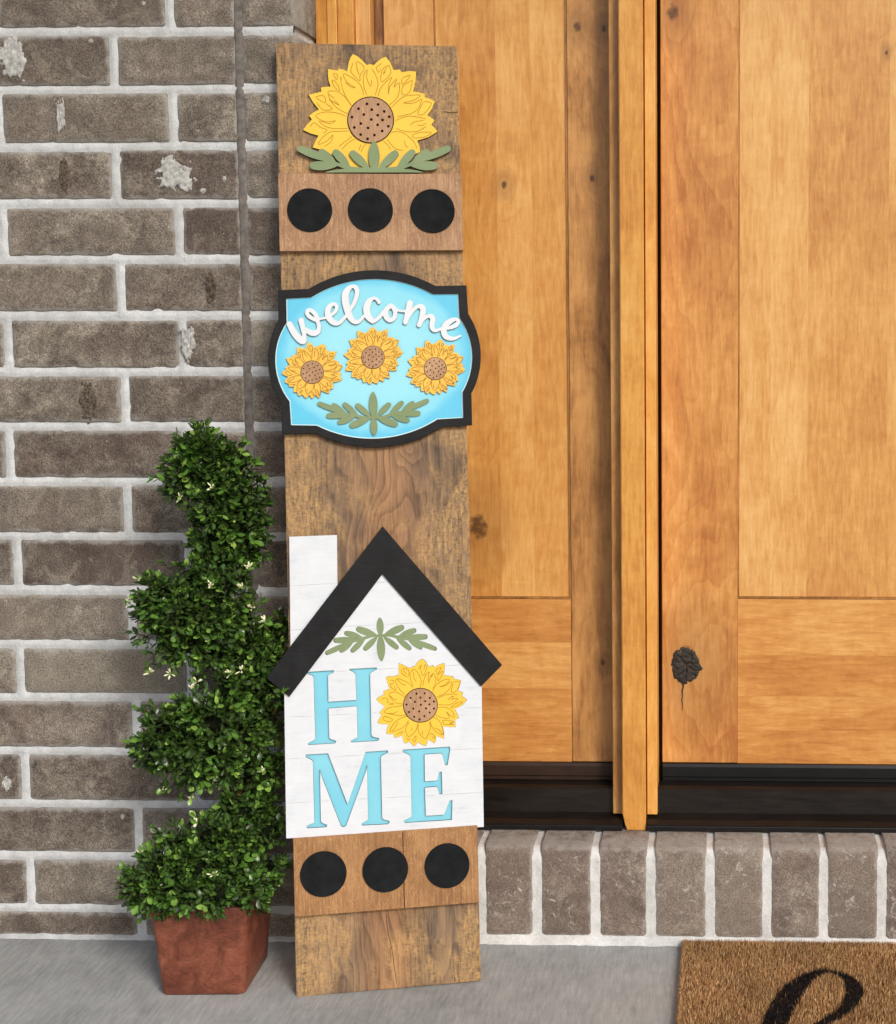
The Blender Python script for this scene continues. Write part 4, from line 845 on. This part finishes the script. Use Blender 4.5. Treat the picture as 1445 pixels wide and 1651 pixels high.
# roof: mirrored about the apex in the plane of the board
HR = HH+0.0035
ap, ai = onB(*Q(612, 28), HR), onB(*Q(612, 268), HR); eo, ei = onB(*Q(1213, 725), HR), onB(*Q(1108, 831), HR)
mir = lambda p: (2*ap[0]-p[0]-0.004*(0), p[1])
cut('roof', [[ap, eo, ei, ai, mir(ei), mir(eo)]], 0.0006, HR, [M_BLACK, M_BLACK], house, OH, px=False, bevel=0.0004)
sc = [[Q(134, 985), Q(268, 979)], [Q(345, 975), Q(470, 968)], [Q(565, 963), Q(583, 962)], [Q(1022, 940), Q(1112, 936)], [Q(132, 1195), Q(228, 1190)], [Q(370, 1183), Q(520, 1175)], [Q(640, 1168), Q(718, 1164)], [Q(955, 1149), Q(1116, 1141)], [Q(130, 1417), Q(262, 1410)], [Q(308, 1408), Q(350, 1405)], [Q(485, 1397), Q(535, 1394)], [Q(618, 1390), Q(752, 1383)], [Q(830, 1379), Q(885, 1376)], [Q(915, 1374), Q(1119, 1362)], [Q(372, 756), Q(448, 752)], [Q(585, 745), Q(700, 738)], [Q(925, 727), Q(1018, 722)], [Q(410, 530), Q(580, 522)], [Q(625, 520), Q(835, 508)], [Q(575, 310), Q(645, 306)]]
for a, b in sc: ribbons('scored_line', [[a, ((a[0]+b[0])/2, (a[1]+b[1])/2), b]], 1.1, HH+0.00012, M_SCORE, house, OH)
for L in ([Q(147, 326), Q(260, 320), Q(384, 312)], [Q(149, 548), Q(190, 546), Q(245, 542)]): ribbons('scored_line', [L], 1.1, HH-0.0008+0.00012, M_SCORE, house, OH)

# ------------------------------------------------------------------ topiary
pb = [onZ(263, 1606, 0), onZ(399, 1605, 0)]; fwd = np.array([-0.10, 1.0, 0]); fwd /= np.linalg.norm(fwd)
BWD = 0.116; PHT = 0.130; c0 = (pb[0]+pb[1])/2+fwd*0.0575
TO = c0.copy(); TO[2] = 0
plant = empty('spiral_topiary', 'spiral boxwood topiary in a square terracotta pot beside the leaning sign', 'plant', loc=tuple(TO))
fx = (pb[1]-pb[0]); fx[2] = 0; fx /= np.linalg.norm(fx); fy = np.array([-fx[1], fx[0], 0])
def pot_ring(half, z, rad, n=6):
    out = []
    for k, (sx, sy) in enumerate(((1, 1), (-1, 1), (-1, -1), (1, -1))):
        for i in range(n+1):
            a = k*math.pi/2+math.pi/2*i/n; q = fx*(sx*(half-rad)+rad*math.cos(a))+fy*(sy*(half-rad)+rad*math.sin(a)); out.append((q[0], q[1], z))
    return out
prof = [(0.050, 0.0, .008), (0.0555, 0.0008, .009), (0.0575, 0.004, .010), (0.0594, 0.03, .011), (0.0630, 0.075, .011), (0.0662, 0.112, .011), (0.0675, 0.1145, .011), (0.0680, 0.127, .011), (0.0672, 0.1285, .010), (0.0632, 0.1285, .009), (0.0622, 0.116, .009), (0.030, 0.117, .005)]
V = []; F = []
for h_, z, r_ in prof: V += pot_ring(h_, z, r_)
m = 28
for j in range(len(prof)-1):
    for i in range(m): F.append((j*m+i, j*m+(i+1) % m, (j+1)*m+(i+1) % m, (j+1)*m+i))
F.append(tuple(range((len(prof)-1)*m, len(prof)*m))); F.append(tuple(range(m-1, -1, -1)))
mesh('pot', V, F, M_TERRA, plant, True)
axis_y = TO[1]
# clumps that make the spiral: photo position, radius in pixels, depth from the axis (negative towards the viewer)
CL = [(324, 714, 26, 0), (332, 738, 44, 0), (345, 762, 58, .0), (300, 772, 44, -.01), (382, 776, 48, .0), (350, 812, 56, -.01), (400, 815, 42, .01), (385, 845, 52, .01), (345, 862, 44, .0), (402, 880, 46, .02), (318, 728, 34, -.005), (372, 742, 34, .0), (365, 905, 40, .0), (315, 930, 40, -.03), (360, 950, 50, -.03), (265, 965, 46, -.045), (305, 985, 56, -.045), (360, 1000, 50, -.02), (250, 1010, 36, -.04), (395, 1000, 36, .02), (300, 1035, 44, -.03), (352, 1052, 42, -.01), (400, 1050, 50, .02), (435, 1060, 44, .03), (445, 1015, 24, .05), (410, 1095, 46, .0), (440, 1110, 34, .01), (370, 1120, 46, -.02), (312, 1152, 38, -.04), (350, 1160, 52, -.045), (265, 1175, 46, -.05), (300, 1200, 56, -.05), (250, 1210, 34, -.04), (350, 1215, 54, -.03), (400, 1180, 48, .0), (430, 1160, 40, .02), (320, 1240, 30, -.03), (400, 1240, 48, .02), (435, 1230, 36, .03), (420, 1290, 46, .03), (385, 1310, 44, .01), (430, 1340, 42, .02), (340, 1350, 44, -.02), (290, 1365, 42, -.03), (380, 1360, 52, -.02), (310, 1400, 54, -.045), (260, 1405, 46, -.05), (225, 1430, 32, -.05), (370, 1405, 56, -.04), (425, 1400, 42, .0), (280, 1440, 36, -.055), (340, 1440, 36, -.05), (400, 1435, 32, -.03), (300, 1438, 24, -.072), (352, 1440, 24, -.072), (402, 1438, 22, -.06), (252, 1442, 22, -.068)]
clumps = []
for px, py, r, dy in CL:
    Yc = axis_y+dy; c = onY(px, py, Yc); clumps.append((c, r*0.77*(Yc-CAM[1])/2.0/1140.0))
# leaf and sprig geometry, local +z along the leaf
LV = [(0, 0, 0), (-.20, .02, .22), (0, -.03, .25), (.20, .02, .22), (-.30, .05, .52), (0, -.05, .55), (.30, .05, .52), (-.22, .03, .82), (0, -.03, .84), (.22, .03, .82), (0, .03, 1.0)]
LF = [(0, 2, 1), (0, 3, 2), (1, 2, 5, 4), (2, 3, 6, 5), (4, 5, 8, 7), (5, 6, 9, 8), (7, 8, 10), (8, 9, 10)]
VEIN = [1, 0, 1, 0, 0, 1, 0, 0, .8, 0, .3]
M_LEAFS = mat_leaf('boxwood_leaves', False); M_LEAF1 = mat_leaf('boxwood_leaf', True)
M_TWIG = mat_simple('green_twig', lin(46, 62, 26), 0.7, 0.3, 0.3, 100, 0.0); M_CORE = mat_simple('dark_clump_filler', lin(20, 26, 13), 0.95, 0.1, 0.4, 200, 0.6)
M_BUD = mat_simple('cream_bud', lin(240, 238, 200), 0.5, 0.3, 0.12, 200, 0.0)
LVn = np.array(LV); rn = random.Random(3); npr = np.random.RandomState(5)
leaves = []; twigs = []                                     # (matrix 3x3, origin, scale, tint)
def frame_of(d, roll):
    d = d/np.linalg.norm(d); a = np.array([0, 0, 1.0]) if abs(d[2]) < .9 else np.array([1.0, 0, 0]); x = np.cross(a, d); x /= np.linalg.norm(x); y = np.cross(d, x)
    c_, s_ = math.cos(roll), math.sin(roll); return np.stack([c_*x+s_*y, -s_*x+c_*y, d], 1)
def inside(p, k=0.80):
    return any(np.linalg.norm(p-c) < r*k for c, r in clumps)
def add_sprig(p, d, L, bright):
    d = d/np.linalg.norm(d); droop = np.array([rn.uniform(-.3, .3), rn.uniform(-.3, .3), rn.uniform(-.2, .5)]); n = max(3, int(L/0.0058)); pts = [p.copy()]; q = p.copy(); dd = d.copy(); ph = rn.uniform(0, 3.14)
    for i in range(n):
        dd = dd+droop*0.10; dd /= np.linalg.norm(dd); q = q+dd*L/n; pts.append(q.copy()); t = (i+1)/n
        Fm = frame_of(dd, ph+i*1.57); sz = rn.choice((.0095, .0115, .0135, .016, .0175))*rn.uniform(.9, 1.1)*(1-0.2*t)
        tint = min(1, max(0, bright*(0.08+0.92*t**1.4)+rn.uniform(-.16, .18)))  # inner leaves darkened for shade inside clumps, tips paler as young growth
        for s_ in (-1, 1):
            ld = Fm[:, 0]*s_*(1.15-.45*t)+Fm[:, 2]*(0.55+.5*t)+np.array([rn.gauss(0, .18), rn.gauss(0, .18), rn.gauss(0, .18)])
            leaves.append((frame_of(ld, rn.uniform(-.8, .8)+(0 if s_ > 0 else 3.1)), q.copy(), sz, tint))
    leaves.append((frame_of(dd, rn.uniform(0, 6)), q.copy(), .009, min(1, bright+.1)))
    twigs.append(pts)
for c, r in clumps:
    k = int(78*(r/0.04)**2)+10
    for _ in range(k):
        d = npr.normal(size=3); d /= np.linalg.norm(d)
        if d[1] > 0.45: d[1] *= -0.6
        p = c+d*r*rn.uniform(.30, .80)
        if inside(p, 0.28): continue
        g = d+np.array([rn.gauss(0, .4), rn.gauss(0, .3)-.15, rn.gauss(.15, .4)])
        add_sprig(p, g, rn.uniform(.012, .021), rn.uniform(.15, .95))
# stragglers that break the outline
for px, py, dx_, dz_, dy in ((325, 695, 0, 1, 0), (298, 700, -.4, 1, 0), (352, 715, .7, .8, 0), (252, 768, -1, .2, -.01), (262, 790, -1, -.3, 0), (425, 775, 1, .5, 0), (430, 845, 1, .1, .02), (440, 870, 1, .3, .02), (255, 905, -.7, .6, -.03), (228, 940, -.7, .7, -.04), (212, 985, -1, .4, -.04), (215, 1035, -1, -.3, -.04), (245, 1075, -.3, -1, -.04), (270, 1075, 0, -1, -.04), (318, 1090, -.3, .9, -.02), (432, 1080, 1, .1, 0), (455, 1115, 1, .4, -.03), (225, 1150, -.8, .4, -.04), (212, 1195, -1, .2, -.05), (225, 1235, -1, -.3, -.04), (262, 1270, -.4, -1, -.04), (300, 1285, 0, -1, -.03), (255, 1335, -.5, .9, -.03), (460, 1320, 1, .5, -.02), (455, 1345, 1, .2, -.02), (200, 1420, -1, .3, -.05), (192, 1440, -1, .1, -.05), (215, 1470, -.9, -.5, -.05), (250, 1470, -.4, -1, -.06), (345, 1470, 0, -1, -.06), (400, 1470, .4, -1, -.04), (430, 1450, .7, -.6, -.02), (455, 1400, 1, .1, 0), (290, 1455, 0, -1, -.062), (370, 1455, .1, -1, -.06)):
    p = onY(px, py, axis_y+dy); d = np.array([dx_, -0.35, dz_]); p = p-d/np.linalg.norm(d)*0.014
    add_sprig(p-d/np.linalg.norm(d)*.006, d+npr.normal(size=3)*.3, rn.uniform(.016, .026), rn.uniform(.45, .95))
BUDS = [(343, 787), (290, 803), (222, 935), (207, 972), (340, 945), (391, 948), (401, 916), (405, 981), (428, 1002), (242, 1085), (275, 1086), (373, 1085), (390, 1081), (318, 1100), (310, 1112), (265, 1275), (310, 1290), (347, 1270), (365, 1266), (425, 1245), (318, 1327), (228, 1376), (345, 1410), (240, 1476)]
def bud_at(px, py):
    for sY in np.arange(axis_y-0.12, axis_y+0.06, 0.003):
        if inside(onY(px, py, sY), 1.0): return onY(px, py, sY-0.012)
    return onY(px, py, axis_y-0.035)
for px, py in BUDS:                                         # each cluster of buds ends a sprig of its own
    q = bud_at(px, py); c = min(clumps, key=lambda k: np.linalg.norm(k[0]-q))[0]; d = q-c; L = np.linalg.norm(d); a = q-d/L*min(L, .030)
    add_sprig(a, d, np.linalg.norm(q-a)*0.9, rn.uniform(.75, 1.0))
# nearest leaves stand alone, the rest is one mass
score = [(-(o[1])+0.004*m[1, 1]*0+0.02*t, i) for i, (m, o, s_, t) in enumerate(leaves)]
cell = {}; 
for sc_, i in sorted(score, reverse=True):
    m_, o, s_, t = leaves[i]; v = o-CAM; key = (int((v@_r)/(v@_f)*FPX/14), int((v@_u)/(v@_f)*FPX/14))
    if key not in cell: cell[key] = (sc_, i)
single = set(i for _, i in sorted(cell.values(), key=lambda q: -leaves[q[1]][3])[:300])
lme = bpy.data.meshes.new('leaf'); lme.from_pydata(LV, [], LF); lme.update(); lme.materials.append(M_LEAF1)
lme.polygons.foreach_set('use_smooth', [True]*len(lme.polygons)); lme.attributes.new('vein', 'FLOAT', 'POINT').data.foreach_set('value', VEIN)
for i in sorted(single):
    m_, o, s_, t = leaves[i]; ob = bpy.data.objects.new('leaf', lme); C.objects.link(ob); ob.parent = plant; p = o-TO
    mm = Matrix([list(m_[k]*s_)+[p[k]] for k in range(3)]+[[0, 0, 0, 1]]); ob.matrix_local = mm
V = []; F = []; TN = []; VN = []
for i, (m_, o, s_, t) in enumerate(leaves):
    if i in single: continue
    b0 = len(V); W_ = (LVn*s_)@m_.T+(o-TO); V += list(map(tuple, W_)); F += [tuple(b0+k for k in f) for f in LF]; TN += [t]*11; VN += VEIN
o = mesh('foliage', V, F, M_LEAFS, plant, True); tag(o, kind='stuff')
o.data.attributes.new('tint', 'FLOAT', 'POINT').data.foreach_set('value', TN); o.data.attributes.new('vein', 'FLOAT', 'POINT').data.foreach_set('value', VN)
print('leaves', len(leaves), 'twigs', len(twigs))
def tube_into(V, F, pts, r0, r1, n=4):
    b0 = len(V)
    for i, p in enumerate(pts):
        d = pts[min(i+1, len(pts)-1)]-pts[max(i-1, 0)]; m_ = frame_of(d+1e-9, 0); r = r0+(r1-r0)*i/max(1, len(pts)-1)
        for k in range(n): a = 6.2832*k/n; V.append(tuple(p+m_[:, 0]*r*math.cos(a)+m_[:, 1]*r*math.sin(a)))
    for i in range(len(pts)-1):
        for k in range(n): F.append((b0+i*n+k, b0+i*n+(k+1) % n, b0+(i+1)*n+(k+1) % n, b0+(i+1)*n+k))
V = []; F = []
for pts in twigs: tube_into(V, F, [p-TO for p in pts], .0008, .0004, 3)
tag(mesh('twigs', V, F, M_TWIG, plant), kind='stuff')
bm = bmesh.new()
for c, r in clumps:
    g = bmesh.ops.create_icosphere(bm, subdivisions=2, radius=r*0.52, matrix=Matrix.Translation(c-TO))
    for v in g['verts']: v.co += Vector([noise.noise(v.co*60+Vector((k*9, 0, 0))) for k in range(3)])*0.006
tag(bm_mesh('dark_filler_core', bm, M_CORE, plant), kind='stuff')  # added dark filler, closes the view through the clumps like deep shade
V = []; F = []; tube_into(V, F, [np.array([0, 0, .11]), np.array([.034, 0.02, .22]), np.array([.028, 0.01, .4]), np.array([.0, 0, .62])], .008, .004, 8)
mesh('stem', V, F, mat_simple('brown_stem', lin(70, 54, 38), 0.8, 0.2, 0.3, 90, 0.4), plant, True)
# clusters of cream buds
for px, py in BUDS:
    c = bud_at(px, py)-TO; V = []; F = []
    for k in range(rn.randint(4, 6)):
        d = np.array([rn.gauss(0, .45), -0.5+rn.gauss(0, .3), rn.gauss(.6, .5)]); d /= np.linalg.norm(d); L = rn.uniform(.004, .010)
        a = c+d*L*0.3; rb = rn.uniform(.0010, .0015)
        pts = [a+d*t for t in (0, .002, .0042, .006, .0072)]; b0 = len(V); m_ = frame_of(d, 0)
        for p, r in zip(pts, (.0004, rb*.8, rb, rb*.7, .0002)):
            for q in range(6): an = q*1.047; V.append(tuple(p+m_[:, 0]*r*math.cos(an)+m_[:, 1]*r*math.sin(an)))
        for i in range(4):
            for q in range(6): F.append((b0+i*6+q, b0+i*6+(q+1) % 6, b0+i*6+6+(q+1) % 6, b0+i*6+6+q))
    mesh('bud_cluster', V, F, M_BUD, plant, True)

# ------------------------------------------------------------------ doormat
MZ = 0.014; mxl = float(onZ(1103, 1512, MZ)[0]); mx2 = mxl+0.75; my0 = -0.0075; my1 = my0-0.45
MO = np.array([mxl+.375, (my0+my1)/2, 0])
mat_ = empty('doormat', 'brown coir doormat with black script letter by the brick step', 'doormat', loc=tuple(MO))
box('backing', mxl+.002, mx2-.002, my1+.002, my0-.002, 0.0008, 0.007, mat_simple('coir_backing', lin(92, 64, 40), 0.95, 0.1, 0.3, 200, 0.3), mat_, 0.001, 1, off=MO)
ltr = catmull([(330, 660, 86), (372, 580, 84), (440, 430, 80), (530, 290, 74), (630, 195, 58), (720, 142, 42), (830, 114, 26), (950, 140, 28), (1035, 190, 44), (1078, 262, 56), (1066, 345, 56), (1000, 440, 46), (900, 512, 40), (800, 572, 37), (700, 622, 36), (600, 660, 34)], 8)
LT = []
for x, y, r in ltr:
    p = onZ(1180+x/5.453, 1540+y/5.453, MZ); q = onZ(1180+(x+r)/5.453, 1540+y/5.453, MZ); LT.append((p[0], p[1], abs(q[0]-p[0])*1.42))
LT = np.array(LT)
NF = 110000; fx_ = npr.uniform(mxl, mxl+0.46, NF); fy_ = npr.uniform(my1+.06, my0, NF)
fx_[:4000] = mxl+npr.uniform(-.0015, .002, 4000); fy_[4000:7000] = my0+npr.uniform(-.002, .0015, 3000)
D = np.full(NF, 9.0)
for x, y, r in LT: D = np.minimum(D, np.hypot(fx_-x, (fy_-y)*1.0)-r)
D += npr.normal(size=NF)*0.0011
L_ = npr.uniform(.0045, .0085, NF); az = npr.uniform(0, 6.283, NF); ti = npr.uniform(.1, .8, NF)
dirv = np.stack([np.cos(az)*np.sin(ti), np.sin(az)*np.sin(ti), np.cos(ti)], 1); base = np.stack([fx_-MO[0], fy_-MO[1], np.full(NF, .0055)+npr.uniform(-.001, .002, NF)], 1)
sd_ = np.stack([-np.sin(az+.5), np.cos(az+.5), np.zeros(NF)], 1)*npr.uniform(.0004, .0008, NF)[:, None]
VV = np.stack([base-sd_, base+sd_, base+dirv*L_[:, None]], 1).reshape(-1, 3)
me = bpy.data.meshes.new('coir_pile'); me.from_pydata(VV.tolist(), [], np.arange(NF*3).reshape(-1, 3).tolist()); me.update()
pal = np.array([lin(192, 148, 98)[:3], lin(208, 168, 118)[:3], lin(164, 120, 76)[:3], lin(228, 196, 150)[:3], lin(132, 92, 58)[:3]])
pick = npr.choice(5, NF, p=[.34, .26, .22, .08, .10]); col = pal[pick]*npr.uniform(.85, 1.12, NF)[:, None]
wv = np.array([noise.noise(Vector((x*14, y*14, 0))) for x, y in zip(fx_, fy_)]); col *= (1+0.22*wv)[:, None]
blk = (D < 0) & (npr.uniform(size=NF) > 0.012); col[blk] = np.array([.011, .011, .012])*npr.uniform(.6, 1.8, blk.sum())[:, None]
rgba = np.concatenate([np.repeat(col, 3, 0), np.ones((NF*3, 1))], 1).astype(np.float32)
me.color_attributes.new('col', 'FLOAT_COLOR', 'POINT').data.foreach_set('color', rgba.ravel())
o = link('coir_pile', me, mat_attrcol('coir_fibre'), mat_); tag(o, kind='stuff')
